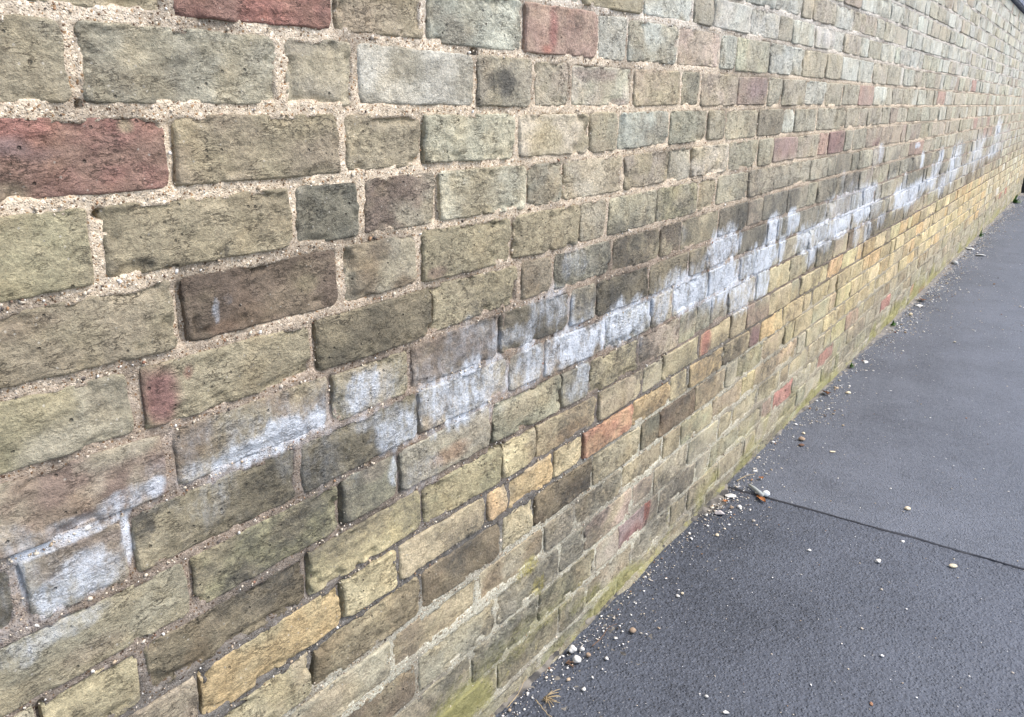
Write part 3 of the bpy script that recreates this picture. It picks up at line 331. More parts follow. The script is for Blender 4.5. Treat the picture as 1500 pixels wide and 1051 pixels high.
# ---- mortar
def make_mortar_material():
    nt = NT("sandy_lime_mortar")
    pos = nt.pos()
    base = nt.attr("Col")[0]
    st = nt.attr("Stain")
    vo = nt.voronoi(pos, 460)
    rc = nt.n("ShaderNodeSeparateColor"); nt.t.links.new(vo.outputs["Color"], rc.inputs[0])
    tint = nt.ramp(rc.outputs[0], [(0.0, (0.3, 0.22, 0.17)), (0.035, (0.62, 0.45, 0.30)), (0.07, (0.82, 0.77, 0.70)), (0.45, (1.0, 0.97, 0.92)), (0.8, (1.12, 1.08, 1.0)), (0.93, (1.5, 1.48, 1.42)), (1.0, (0.5, 0.46, 0.45))], 'CONSTANT')
    col = nt.mix(1.0, base, tint, 'MULTIPLY')
    n1 = nt.noise(pos, 55, 6, 0.7)
    comb = nt.n("ShaderNodeCombineColor")
    v = nt.math('MULTIPLY_ADD', n1, 0.9, 0.55)
    for i in range(3): nt.set(comb.inputs[i], v)
    col = nt.mix(1.0, col, comb.outputs[0], 'MULTIPLY')
    col, wf = overlay_stains(nt, col, pos, st)
    h = nt.math('MULTIPLY_ADD', nt.ss(vo.outputs["Distance"], 0.55, 0.0), 0.5, n1)
    h = nt.math('MULTIPLY_ADD', nt.noise(pos, 700, 3, 0.6), 0.4, h)
    nrm = nt.bump(h, 0.9, 0.0022)
    nt.principled(col, 0.92, nrm, 0.25)
    return nt.mat

def make_grain_material(name, rough=0.85, var=0.35):
    nt = NT(name)
    pos = nt.pos()
    base = nt.attr("Col")[0]
    n = nt.noise(pos, 260, 5, 0.7)
    comb = nt.n("ShaderNodeCombineColor")
    v = nt.math('MULTIPLY_ADD', n, 2 * var, 1.0 - var)
    for i in range(3): nt.set(comb.inputs[i], v)
    col = nt.mix(1.0, base, comb.outputs[0], 'MULTIPLY')
    nt.principled(col, rough, nt.bump(n, 0.5, 0.0015), 0.35)
    return nt.mat

def make_solid(name, color, rough=0.8, scale=120, var=0.3, bump=0.4, dist=0.001, spec=0.35, stretch=(1, 1, 1)):
    nt = NT(name)
    tc = nt.n("ShaderNodeTexCoord").outputs["Object"]
    n = nt.noise(nt.mapping(tc, stretch), scale, 5, 0.68)
    comb = nt.n("ShaderNodeCombineColor")
    v = nt.math('MULTIPLY_ADD', n, 2 * var, 1.0 - var)
    for i in range(3): nt.set(comb.inputs[i], v)
    col = nt.mix(1.0, (*color, 1), comb.outputs[0], 'MULTIPLY')
    nt.principled(col, rough, nt.bump(n, bump, dist), spec)
    return nt.mat

def make_asphalt(name, dark, light, stone_scale, rough, chips=0.975):
    nt = NT(name)
    pos = nt.pos()
    vo = nt.voronoi(nt.mapping(pos, (1, 1, 1)), stone_scale)
    rc = nt.n("ShaderNodeSeparateColor"); nt.t.links.new(vo.outputs["Color"], rc.inputs[0])
    fine = nt.noise(pos, 480, 5, 0.75)
    mid = nt.noise(pos, 130, 5, 0.7)
    big = nt.noise(pos, 4.5, 5, 0.62)
    val = nt.math('MULTIPLY_ADD', rc.outputs[0], 0.35, nt.math('MULTIPLY', fine, 0.55))
    stain = nt.noise(nt.mapping(pos, (0.7, 1, 1)), 1.7, 6, 0.65, 0.6)
    val = nt.math('MULTIPLY_ADD', big, 0.6, val)
    val = nt.math('MULTIPLY_ADD', stain, 0.7, val)
    col = nt.mix(nt.ss(val, 0.62, 1.45), dark, light)
    vs = nt.voronoi(pos, stone_scale * 2.4)
    rs = nt.n("ShaderNodeSeparateColor"); nt.t.links.new(vs.outputs["Color"], rs.inputs[0])
    chip = nt.math('MULTIPLY', nt.ss(vs.outputs["Distance"], 0.36, 0.18), nt.math('GREATER_THAN', rs.outputs[1], chips))
    col = nt.mix(nt.math('MULTIPLY', chip, 0.7), col, (0.42, 0.41, 0.39))
    pore = nt.ss(mid, 0.40, 0.30)
    col = nt.mix(nt.math('MULTIPLY', pore, 0.7), col, (0.010, 0.010, 0.012))
    # paler blue-grey further out from the wall, broken up by noise
    sep = nt.n("ShaderNodeSeparateXYZ"); nt.t.links.new(pos, sep.inputs[0])
    dust = nt.math('MULTIPLY', nt.ss(nt.math('MULTIPLY_ADD', big, 0.5, nt.math('MULTIPLY', sep.outputs[1], -1.0)), 0.25, 1.0), nt.math('MULTIPLY_ADD', fine, 0.5, 0.15))
    col = nt.mix(nt.math('MULTIPLY', dust, 0.55), col, (0.155, 0.168, 0.198))
    h = nt.math('MULTIPLY', nt.ss(vo.outputs["Distance"], 0.62, 0.05), nt.math('MULTIPLY_ADD', rc.outputs[1], 0.8, 0.35))
    h = nt.math('MULTIPLY_ADD', mid, 0.9, h)
    h = nt.math('MULTIPLY_ADD', fine, 0.35, h)
    nrm = nt.bump(h, 0.85, 0.0030)
    nt.principled(col, nt.math('MULTIPLY_ADD', fine, 0.3, rough), nrm, 0.5)
    return nt.mat

MAT_BRICK = make_brick_material()
MAT_MORTAR = make_mortar_material()
MAT_GRAIN = make_grain_material("loose_grit")

# ---------------------------------------------------------------- the wall's fields: bed joints, perpends, colours, stains
_joint_cache = {}
def joint_z(k, s):
    """height of the bed joint under course k (above course k + 1) at distance s along the wall"""
    if k not in _joint_cache:
        z0 = JOINT_Z[k]
        if k in JOINT_PTS:
            p = np.array(JOINT_PTS[k])
            xs = np.concatenate([[p[0, 0] - 1.5, p[0, 0] - 0.4], p[:, 0], [p[-1, 0] + 1.0]])
            zs = np.concatenate([[z0, p[0, 1]], p[:, 1], [z0]])
            zz = zs.copy()
            zz[2:-2] = 0.25 * zs[1:-3] + 0.5 * zs[2:-2] + 0.25 * zs[3:-1]
            zz = z0 + np.clip(zz - z0, -0.006, 0.006)
        else:
            xs = np.arange(-2.2, 14.0, 0.35)
            zz = z0 + (vnoise(xs * 1.1, xs * 0 + k, 90) - 0.5) * 0.006
        _joint_cache[k] = (xs, zz)
    xs, zz = _joint_cache[k]
    return np.interp(s, xs, zz)

def blob_sum(blobs, s, z, warp=0.35):
    out = np.zeros_like(s)
    for b in blobs:
        cs, cz, rs, rz, st = b[:5]
        ds = np.abs(s - cs) < 2.6 * rs
        if not ds.any(): continue
        wob = (fbm(s * 45, z * 28, 31, 3) - 0.5) * 2.2
        q = ((s - cs) / rs) ** 2 + ((z - cz) / rz) ** 2
        out = np.maximum(out, st * smooth(2.0, 0.25, q + wob))
    return out

def stain_fields(s, z):
    """white salt, moss, lichen, soot at points of the wall face"""
    white = blob_sum(WHITE, s, z)
    # faint bloom along the damp line, in drips
    line = 0.66 + 0.012 * np.clip(s - 3.5, 0, 9) ** 1.15
    drip = fbm(s * 9.0, z * 2.2, 61, 3)
    band = smooth(0.13, 0.02, np.abs(z - line)) * smooth(1.0, 3.0, s)
    white = np.maximum(white, band * smooth(0.5, 0.75, drip) * 0.62)
    haze_line = 0.675 + 0.02 * np.sin(s * 3.0)
    veil = smooth(0.15, 0.02, np.abs(z - haze_line)) * smooth(2.6, 1.8, s)
    white = np.maximum(white, veil * smooth(0.36, 0.72, fbm(s * 10, z * 12, 63, 4)) * 0.42)
    edge = fbm(s * 6.0, z * 6.0, 71, 3)
    moss = smooth(0.12, 0.0, z - 0.24 * (edge - 0.48)) * (0.25 + 1.25 * smooth(0.3, 0.7, fbm(s * 5.0, z * 11, 73, 4)))
    moss = np.maximum(moss, 0.75 * smooth(0.30, 0.10, z) * smooth(0.48, 0.70, fbm(s * 4.5, z * 8, 75, 4)))
    lich = blob_sum(LICHEN_SPOTS, s, z)
    speck = fbm(s * 30, z * 30, 77, 3)
    lich = np.maximum(lich, smooth(0.66, 0.76, speck) * smooth(0.28, 0.08, z) * 0.75)
    soot = blob_sum(SOOT, s, z)
    cloud = fbm(s * 5.0, z * 7.0, 81, 4)
    zone = 0.34 + 0.28 * smooth(1.0, 0.8, z) - 0.2 * smooth(2.2, 3.4, s) * smooth(0.60, 0.52, z)
    zone = zone * 0.85 * (1 - 0.5 * smooth(4.0, 8.0, s)) - 0.18 * smooth(1.15, 1.4, z)
    soot = np.maximum(soot, np.clip(zone * (0.35 + 1.1 * smooth(0.3, 0.72, cloud)), 0, 1))
    return np.stack([white, moss, lich, soot], axis=-1)

PALETTE = {
 'L': (176, 174, 155), 'O': (150, 141, 118), 'E': (154, 150, 136), 'P': (178, 179, 171), 'T': (160, 149, 130),
 'K': (164, 150, 138), 'R': (158, 112, 104), 'Q': (146, 120, 114), 'B': (124, 111, 95), 'N': (98, 86, 73),
 'D': (114, 106, 90), 'X': (86, 82, 71), 'G': (136, 135, 127), 'H': (94, 94, 87), 'Y': (170, 160, 130),
 'C': (186, 173, 143), 'A': (174, 152, 118), 'S': (174, 132, 112), 'M': (142, 141, 123), 'U': (124, 108, 102)}
BUFF = np.array(srgb((158, 147, 125)))
WARM = np.array((1.005, 0.998, 0.968)) * 1.17
def _own(k): return 0.84 if k in "RSAYCPLNX" else 0.62
LIN = {k: (np.array(srgb(v)) * _own(k) + BUFF * (1 - _own(k)) * (0.74 if k in "NXDHUB" else 1.0)) * WARM for k, v in PALETTE.items()}

def zone_code(k, s):
    r = rnd.random()
    if k <= 0: return rnd.choice("PPPPPPPELK") if r > 0.025 else 'Q'
    if k <= 2: return rnd.choice("EEPLPEKLE") if r > 0.05 else rnd.choice("RQ")
    if k <= 4: return rnd.choice("EEOTKELK") if r > 0.12 else rnd.choice("QRU")
    if k <= 8: return rnd.choice("DOGEUODB") if s < 9 else rnd.choice("EOTLE")
    if k <= 12:
        if s < 0.6: return rnd.choice("OTBMYD")
        if s < 2.0: return rnd.choice("BETYYAT")
        if k >= 11 and s < 3.2: return rnd.choice("ETYTM")
        if s > 8.5: return rnd.choice("EELTP")
        return rnd.choice("YACYAYTYC") if r > 0.04 else 'R'
    if k == 13: return rnd.choice("MEEMB") if (s < 3.5 or r > 0.2) else rnd.choice("RAY")
    return rnd.choice("MMEEO")

def brick_colours(code, s, z, seed, ext):
    base = LIN[code]
    r = np.random.default_rng(seed)
    j = base * (1 + r.normal(0, 0.055)) * (1 + r.normal(0, 0.022, 3))
    # a second clay colour bleeding through part of the brick
    other = LIN[r.choice(list({'R': "QUR", 'S': "SA", 'Q': "QEU", 'P': "PEG", 'Y': "YOT", 'A': "ATY", 'C': "CYT", 'N': "NBD", 'X': "XDH", 'D': "DOX", 'H': "HDG"}.get(code, code + "ETO")))]
    m = smooth(0.40, 0.66, fbm(s * 14 + seed % 97, z * 20, seed % 1000, 4))[:, None] * (0.45 if code in 'RSQNX' else 0.85)
    col = j * (1 - m) + other * m
    col = col * (0.62 + 0.76 * fbm(s * 11 + seed % 53, z * 16, (seed % 800) + 21, 4))[:, None]
    buffy = smooth(0.48, 0.68, fbm(s * 22 + seed % 31, z * 34, (seed % 600) + 41, 4))[:, None]
    amt = {'R': 0.14, 'S': 0.16, 'Q': 0.15, 'N': 0.15, 'X': 0.12, 'H': 0.12, 'U': 0.2, 'B': 0.25, 'D': 0.25, 'P': 0.18, 'G': 0.2}.get(code, 0.34)
    col = col * (1 - amt * buffy) + np.array(srgb((172, 160, 130))) * amt * buffy
    pale = (smooth(1.05, 1.3, z) * smooth(1.2, 3.0, s))[:, None]  # sky sheen and haze put into the brick colour, high and far along
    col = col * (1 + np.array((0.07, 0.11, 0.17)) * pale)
    even = (0.42 * smooth(1.5, 3.0, s) * smooth(0.62, 0.75, z))[:, None]
    col = col * (1 - even) + (LIN['E'] * 0.55 + LIN['P'] * 0.45) * (0.93 if code in 'RQ' else 1.0) * even
    buff_zone = ((0.35 * smooth(0.3, 0.9, s) + 0.65 * smooth(1.6, 3.0, s)) * smooth(0.14, 0.26, z) * smooth(0.60, 0.50, z))[:, None]  # lower courses have a brighter, yellower buff further along
    col = col * (1 + np.array((0.20, 0.14, 0.02)) * buff_zone)
    for t in TINT:
        cs, cz, rs, rz, st, c = t
        if not (ext[0] < cs < ext[1] and ext[2] < cz < ext[3]): continue
        q = ((s - cs) / rs) ** 2 + ((z - cz) / rz) ** 2
        if q.min() > 2.4: continue
        wob = (fbm(s * 40, z * 40, 55, 3) - 0.5) * 1.4
        w = np.clip(st * 0.85 * smooth(2.2, 0.2, q + wob), 0, 1)[:, None]
        col = col * (1 - w) + np.array(clay(c, 0.66)) * w
    return np.clip(col, 0.01, 0.95)

def project(p):
    v = Vector(p) - EYE
    x = v.dot(Vector(CAM_AXES[0])); y = v.dot(Vector(CAM_AXES[1])); w = -v.dot(Vector(CAM_AXES[2]))
    if w < 0.02: return None
    return 750 + 1241 * x / w, 525.5 - 1241 * y / w

def shown_area(s0, s1, z0, z1):
    """pixels of a 1500 px wide frame that the brick face covers"""
    n = 5; tot = 0.0
    pts = [[project((s0 + (s1 - s0) * i / n, 0, z0 + (z1 - z0) * j / 3)) for i in range(n + 1)] for j in range(4)]
    for j in range(3):
        for i in range(n):
            q = [pts[j][i], pts[j][i + 1], pts[j + 1][i + 1], pts[j + 1][i]]
            if any(v is None for v in q): continue
            cx = sum(v[0] for v in q) / 4; cy = sum(v[1] for v in q) / 4
            if not (0 <= cx <= 1500 and 0 <= cy <= 1051): continue
            a = 0.0
            for k in range(4):
                x0, y0 = q[k]; x1, y1 = q[(k + 1) % 4]; a += x0 * y1 - x1 * y0
            tot += abs(a) / 2
    return tot

def axis(n_len, cell, e):
    """positions along a brick edge in metres, closer together at the arrises"""
    n = max(1, int(round((n_len - 2 * e) / cell)))
    core = np.linspace(e, n_len - e, n + 1)
    head = np.array([0.0, e * 0.25, e * 0.6])
    return np.concatenate([head, core, n_len - head[::-1]])

def build_brick(k, s0, s1, code, seed, cell):
    """vertices (world), quads, colours, stains for one brick"""
    r = np.random.default_rng(seed)
    near = cell < 0.007
    hb = (0.0048 if k <= 5 else 0.0040) * r.uniform(0.8, 1.15)
    hp = (0.0050 if k <= 6 else 0.0040) * r.uniform(0.75, 1.25)
    a, b = s0 + hp, s1 - hp * r.uniform(0.7, 1.2)
    zb0, zb1 = joint_z(k, a) + hb, joint_z(k, b) + hb
    zt0, zt1 = joint_z(k - 1, a) - hb, joint_z(k - 1, b) - hb
    jit = r.normal(0, 0.0011, 8)
    c00 = (a + jit[0], zb0 + jit[1]); c10 = (b + jit[2], zb1 + jit[3]); c01 = (a + jit[4], zt0 + jit[5]); c11 = (b + jit[6], zt1 + jit[7])
    w = b - a; h = zt0 - zb0
    e = 0.006
    us = axis(w, cell, e) / w; vs = axis(h, cell, e) / h
    U, V = np.meshgrid(us, vs)
    S = (c00[0] * (1 - U) + c10[0] * U) * (1 - V) + (c01[0] * (1 - U) + c11[0] * U) * V
    Zz = (c00[1] * (1 - U) + c10[1] * U) * (1 - V) + (c01[1] * (1 - U) + c11[1] * U) * V
    du = np.minimum(U, 1 - U) * w; dv = np.minimum(V, 1 - V) * h
    wu = smooth(0.03, 0.0, du); wv = smooth(0.02, 0.0, dv)
    su = np.where(U < 0.5, 1, -1); sv = np.where(V < 0.5, 1, -1)
    amp = 0.0032 if near else 0.002
    S = S + su * wu * (fbm(Zz * 60 + su * 9, S * 0 + seed % 512, seed % 333, 3) - 0.35) * amp
    Zz = Zz + sv * wv * (fbm(S * 45 + sv * 9, S * 0 + seed % 511, seed % 331, 3) - 0.35) * amp
    de = np.sqrt(np.minimum(du, 0.03) ** 2 * 0 + np.minimum(du, dv) ** 2)
    corner = np.hypot(np.clip(0.012 - du, 0, 1), np.clip(0.012 - dv, 0, 1))
    R = r.uniform(0.0006, 0.0020) * (0.6 + 0.9 * fbm(S * 35, Zz * 35, seed % 777, 3))
    back = np.where(de < R, R - np.sqrt(np.clip(R * R - (R - np.minimum(de, R)) ** 2, 0, None)), 0.0)
    back = back + np.clip(corner - 0.0105, 0, 1) * 0.9
    chip = smooth(0.55, 0.62, fbm(S * 26, Zz * 34, (seed % 700) + 3, 4)) * smooth(0.017, 0.009, de + 0.010 * (fbm(S * 60, Zz * 60, (seed % 700) + 9, 2) - 0.5))
    back = back + chip * r.uniform(0.001, 0.007)
    spall = smooth(0.60, 0.64, fbm(S * 13 + 3.0, Zz * 19, (seed % 650) + 17, 4)) if near else 0.0
    back = back + spall * r.uniform(0.0, 0.0028)
    relief = (fbm(S * 16, Zz * 22, (seed % 900) + 7, 3) - 0.5) * 0.0030
    if near:
        relief = relief + (fbm(S * 75 + Zz * 40, Zz * 100, (seed % 900) + 13, 4, 0.6) - 0.5) * 0.0046
    tilt = (U - 0.5) * r.normal(0, 0.0012) + (V - 0.5) * r.normal(0, 0.0010)
    Y = -r.uniform(-0.0015, 0.0028) + tilt + back - relief
    nu, nv = len(us), len(vs)
    P = np.stack([S, Y, Zz], -1).reshape(-1, 3)
    idx = np.arange(nu * nv).reshape(nv, nu)
    F = np.stack([idx[:-1, :-1], idx[:-1, 1:], idx[1:, 1:], idx[1:, :-1]], -1).reshape(-1, 4)
    ring = np.concatenate([idx[0, :], idx[1:, -1], idx[-1, -2::-1], idx[-2:0:-1, 0]])
    Pr = P[ring].copy(); Pb = P[ring].copy(); Pb[:, 1] = 0.045
    off = len(P); m = len(ring)
    ir = off + np.arange(m); ib = off + m + np.arange(m)
    Fs = np.stack([ir, ib, np.roll(ib, -1), np.roll(ir, -1)], -1)
    P = np.concatenate([P, Pr, Pb]); F = np.concatenate([F, Fs])
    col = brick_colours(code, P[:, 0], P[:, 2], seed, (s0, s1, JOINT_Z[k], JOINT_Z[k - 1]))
    st = stain_fields(P[:, 0], P[:, 2])
    # salt tends to stop at a brick's own edges
    f = 0.75 + 0.5 * r.random()
    st[:, 0] *= f if code not in "YCAS" else 0.6 * f
    if code in "NXDHU": st[:, 0] *= 0.85
    return P, F, np.concatenate([col, np.full((len(col), 1), r.random())], 1), st

# ---------------------------------------------------------------- the brick wall
wall = add("brick_wall", None, loc=(0, 0, 0))
tag(wall, "long weathered stock brick wall with white salt stains and mossy foot beside the path", "wall")

bricks = []
for k, (edges, codes) in COURSES.items():
    for i in range(len(edges) - 1):
        s0, s1 = edges[i], edges[i + 1]
        if s1 - s0 < 0.02: continue
        code = codes[i]
        if code < 0: code = zone_code(k, 0.5 * (s0 + s1))
        else: code = 'LOEPTKRQBNDXGHYCASMU'[code]
        z0, z1 = JOINT_Z[k], JOINT_Z[k - 1]
        for os_, oz_, oc_ in ODD_BRICKS:
            if s0 < os_ < s1 and z0 < oz_ < z1: code = oc_
        bricks.append((shown_area(s0, s1, z0, z1), k, s0, s1, code, 1000 + (k + 10) * 313 + i * 17))
bricks.sort(key=lambda b: -b[0])
acc_P, acc_F, acc_C, acc_S, n_acc = [], [], [], [], 0
for n, (area, k, s0, s1, code, seed) in enumerate(bricks):
    if n < 300:
        cell = 0.0035 if area > 9000 else 0.005 if area > 3000 else 0.008 if area > 1200 else 0.012
        if area < 9000 and s0 < 1.3: cell = min(cell, 0.006)
    else:
        cell = 0.02 if area > 150 else 0.04
    res = build_brick(k, s0, s1, code, seed, cell)
    if res is None: continue
    P, F, C, St = res
    if n < 300:
        org = np.array([0.5 * (s0 + s1), 0.0, P[:, 2].min()])
        me = new_mesh("brick", P - org, F, {"Col": C, "Stain": St})
        add("brick", me, MAT_BRICK, wall, tuple(org))
    else:
        acc_P.append(P); acc_F.append(F + n_acc); acc_C.append(C); acc_S.append(St); n_acc += len(P)
rest = add("far_brick", new_mesh("far_brick", np.concatenate(acc_P), np.concatenate(acc_F), {"Col": np.concatenate(acc_C), "Stain": np.concatenate(acc_S)}), MAT_BRICK, wall)
tag(rest, kind="stuff")

# ---- mortar: one rough bed behind and between the bricks
def perpend_info(k, s):
    e = np.array(COURSES[k][0])
    i = np.clip(np.searchsorted(e, s), 1, len(e) - 1)
    lo, hi = e[i - 1], e[i]
    left = (s - lo) < (hi - s)
    near = np.where(left, lo, hi)
    return s - near, np.where(left, i - 1, i)

def mortar_sheet(sa, sb, ds, za, zb, dz):
    xs = np.linspace(sa, sb, max(2, int(round((sb - sa) / ds)) + 1))
    zs = np.linspace(za, zb, max(2, int(round((zb - za) / dz)) + 1))
    S, Zz = np.meshgrid(xs, zs)
    fine = ds < 0.006
    sh = S.ravel(); zh = Zz.ravel()
    depth = 0.0020 + 0.0010 * smooth(1.0, 0.55, zh) - 0.0026 * smooth(0.38, 0.26, zh)
    depth = depth + (fbm(sh * 7, zh * 7, 201, 2) - 0.5) * 0.004
    # perpends are raked back further than the beds, each by its own amount
    ks = np.array(sorted(COURSES))
    tops = np.array([JOINT_Z[k - 1] if (k - 1) in JOINT_Z else 1.9 for k in ks])
    course = np.full(sh.shape, 16)
    for k in ks:
        if (k - 1) in JOINT_Z: course[zh <= JOINT_Z[k - 1]] = k
    for k in ks:
        m = course == k
        if not m.any(): continue
        d, ii = perpend_info(k, sh[m])
        own = _hash(ii, ii * 0 + k, 5)
        deep = np.where(own > 0.45, (own - 0.45) * 0.016, 0.0) * (0.45 if k < 3 else 0.95 if k < 12 else 0.4)
        gate = smooth(0.011, 0.006, np.abs(d))
        slot = np.exp(-((d - 0.004) / 0.0025) ** 2) * deep * 1.2
        zf = (zh[m] - JOINT_Z[k]) / 0.075
        vert = smooth(0.0, 0.16, zf) * smooth(1.0, 0.84, zf)
        depth[m] += (gate * deep * 0.6 + slot) * vert
        bed = np.minimum(np.abs(zh[m] - joint_z(k, sh[m])), np.abs(zh[m] - joint_z(k - 1, sh[m]))) if (k - 1) in JOINT_Z else np.zeros(m.sum())
        rag = (fbm(sh[m] * 50, zh[m] * 50, 241, 3) - 0.5) * 0.009
        depth[m] += 0.012 * smooth(0.0085 if k < 12 else 0.0115, 0.0125 if k < 12 else 0.0165, np.minimum(bed, np.abs(d)) + rag)
    for p in PITS:
        q = ((sh - p[0]) / p[2]) ** 2 + ((zh - p[1]) / p[3]) ** 2
        depth += p[4] * smooth(1.4, 0.6, q)
    lump = (fbm(sh * 60, zh * 60, 211, 3) - 0.5) * 0.0034
    if fine: lump = lump + (fbm(sh * 190, zh * 190, 221, 2) - 0.5) * 0.0024
    Y = depth - lump
    P = np.stack([sh, Y, zh], -1)
    # colour: warm sand above, greyer and dirtier below, dark where the salt has not reached
    warm = np.array(srgb((198, 186, 169))); mid = np.array(srgb((146, 134, 123))); low = np.array(srgb((108, 106, 104)))
    up = np.array(srgb((196, 194, 190)))
    t1 = smooth(1.0, 0.72, zh)[:, None]; t2 = smooth(0.64, 0.42, zh)[:, None]; t3 = smooth(1.12, 1.35, zh)[:, None]
    col = warm * (1 - t1) + mid * t1
    col = col * (1 - t2) + low * t2
    col = col * (1 - t3) + up * t3
    t5 = smooth(0.40, 0.30, zh + 0.05 * (fbm(sh * 4, zh * 4, 233, 2) - 0.5) - 0.10 * smooth(1.0, 2.0, sh))[:, None]
    col = col * (1 - t5) + np.array(srgb((184, 182, 168))) * t5
    dirt = smooth(0.5, 0.72, fbm(sh * 9, zh * 16, 231, 4))[:, None]
    grey = np.array(srgb((104, 96, 88)))
    col = col * (1 - 0.55 * dirt) + grey * 0.55 * dirt
    # the yellow lower courses far along are pointed thin and dark
    t4 = (smooth(1.8, 3.2, sh) * smooth(0.57, 0.50, zh))[:, None]
    col = col * (1 - 0.45 * t4) + np.array(srgb((128, 116, 94))) * 0.45 * t4
    st = stain_fields(sh, zh)
    st[:, 0] = np.clip(st[:, 0] * 0.9 + 0.25 * smooth(0.12, 0.03, np.abs(zh - 0.69)) * smooth(2.0, 3.5, sh), 0, 1)
    st[:, 3] *= 0.45 + 0.3 * smooth(0.9, 0.6, zh)
    n0, n1 = len(xs), len(zs)
    idx = np.arange(n0 * n1).reshape(n1, n0)
    F = np.stack([idx[:-1, :-1], idx[:-1, 1:], idx[1:, 1:], idx[1:, :-1]], -1).reshape(-1, 4)
    return P, F, np.concatenate([col, np.ones((len(col), 1))], 1), st

TOP = JOINT_Z[-9]
mp, mf, mc, ms, nn = [], [], [], [], 0
def take(res):
    global nn
    P, F, C, S = res
    mp.append(P); mf.append(F + nn); mc.append(C); ms.append(S); nn += len(P)
take(mortar_sheet(WALL_START, 0.22, 0.02, -0.05, TOP, 0.012))
take(mortar_sheet(0.22, 1.15, 0.0028, 0.34, 1.27, 0.0028))
take(mortar_sheet(0.22, 1.15, 0.012, 1.27, TOP, 0.012))
take(mortar_sheet(0.22, 1.15, 0.006, -0.05, 0.34, 0.005))
take(mortar_sheet(1.15, 2.2, 0.005, -0.05, 1.33, 0.004))
take(mortar_sheet(1.15, 2.2, 0.015, 1.33, TOP, 0.012))
take(mortar_sheet(2.2, 4.5, 0.012, -0.05, TOP, 0.006))
take(mortar_sheet(4.5, WALL_END, 0.03, -0.05, TOP, 0.009))
# back, top and ends of the solid wall
bx0, bx1, by0, by1 = WALL_START, WALL_END, 0.030, 0.215
box = np.array([(x, y, z) for x in (bx0, bx1) for y in (by0, by1) for z in (-0.05, TOP)], float)
bf = np.array([(2, 3, 7, 6), (1, 5, 7, 3), (0, 1, 3, 2), (4, 6, 7, 5)])
bc = np.tile(np.array([*srgb((170, 160, 140)), 1.0]), (8, 1))
take((box, bf, bc, np.zeros((8, 4))))
mortar = add("mortar", new_mesh("mortar", np.concatenate(mp), np.concatenate(mf), {"Col": np.concatenate(mc), "Stain": np.concatenate(ms)}), MAT_MORTAR, wall)

# ---- loose aggregate standing proud of the joints
ICO_V, ICO_F = None, None
def ico():
    global ICO_V, ICO_F
    if ICO_V is None:
        bm = bmesh.new(); bmesh.ops.create_icosphere(bm, subdivisions=1, radius=1.0)
        ICO_V = np.array([v.co[:] for v in bm.verts]); ICO_F = np.array([[v.index for v in f.verts] for f in bm.faces]); bm.free()
    return ICO_V, ICO_F

def pebbles(points, sizes, colours, seed, flat=0.7, up='z'):
    V, F = ico(); r = np.random.default_rng(seed)
    n = len(points)
    scale = sizes[:, None] * np.stack([r.uniform(0.75, 1.3, n), r.uniform(0.6, 1.1, n), r.uniform(0.5, 0.9, n) * flat / 0.7], -1)
    ang = r.uniform(0, math.pi, n)
    base = V[None] * (1 + r.normal(0, 0.26, (n, len(V), 1)))
    base = base * scale[:, None, :]
    ca, sa = np.cos(ang)[:, None], np.sin(ang)[:, None]
    x = base[..., 0] * ca - base[..., 1] * sa; y = base[..., 0] * sa + base[..., 1] * ca; z = base[..., 2]
    if up == 'y': x, y, z = x, z, y
    P = np.stack([x, y, z], -1) + points[:, None, :]
    Fa = F[None] + (np.arange(n) * len(V))[:, None, None]
    C = np.repeat(np.concatenate([colours, np.ones((n, 1))], 1), len(V), axis=0)
    return P.reshape(-1, 3), Fa.reshape(-1, 3), C

GRIT_COLS = [np.array(srgb(c)) for c in ((205, 192, 172), (226, 220, 210), (180, 160, 135), (158, 124, 94), (120, 100, 84), (92, 84, 78), (196, 184, 168), (238, 234, 228), (146, 108, 88))]
pts, siz, colr = [], [], []
for k in range(-1, 16):
    for _ in range(420 if k < 11 else 620):
        s = 0.25 + 2.1 * RNG.random() ** 1.3
        if RNG.random() < 0.72:
            z = float(joint_z(k, s)) + RNG.normal(0, 0.0028)
        else:
            e = COURSES[k][0]; s = e[int(RNG.integers(0, len(e)))]
            if not 0.25 < s < 2.3: continue
            s += RNG.normal(0, 0.0022)
            z = JOINT_Z[k] + RNG.random() * 0.075
        y = 0.0014 + 0.001 * float(smooth(1.0, 0.55, np.array(z))) + RNG.normal(0, 0.0008)
        pts.append((s, y, z)); siz.append(min(0.0030, 0.0007 + RNG.exponential(0.0005)))
        colr.append(GRIT_COLS[int(RNG.choice(len(GRIT_COLS), p=[.34, .08, .24, .05, .05, .05, .15, .01, .03]))])
P, F, C = pebbles(np.array(pts), np.array(siz), np.array(colr), 5, up='y')
tag(add("mortar_aggregate", new_mesh("mortar_aggregate", P, F, {"Col": C}), MAT_GRAIN, wall), kind="stuff")

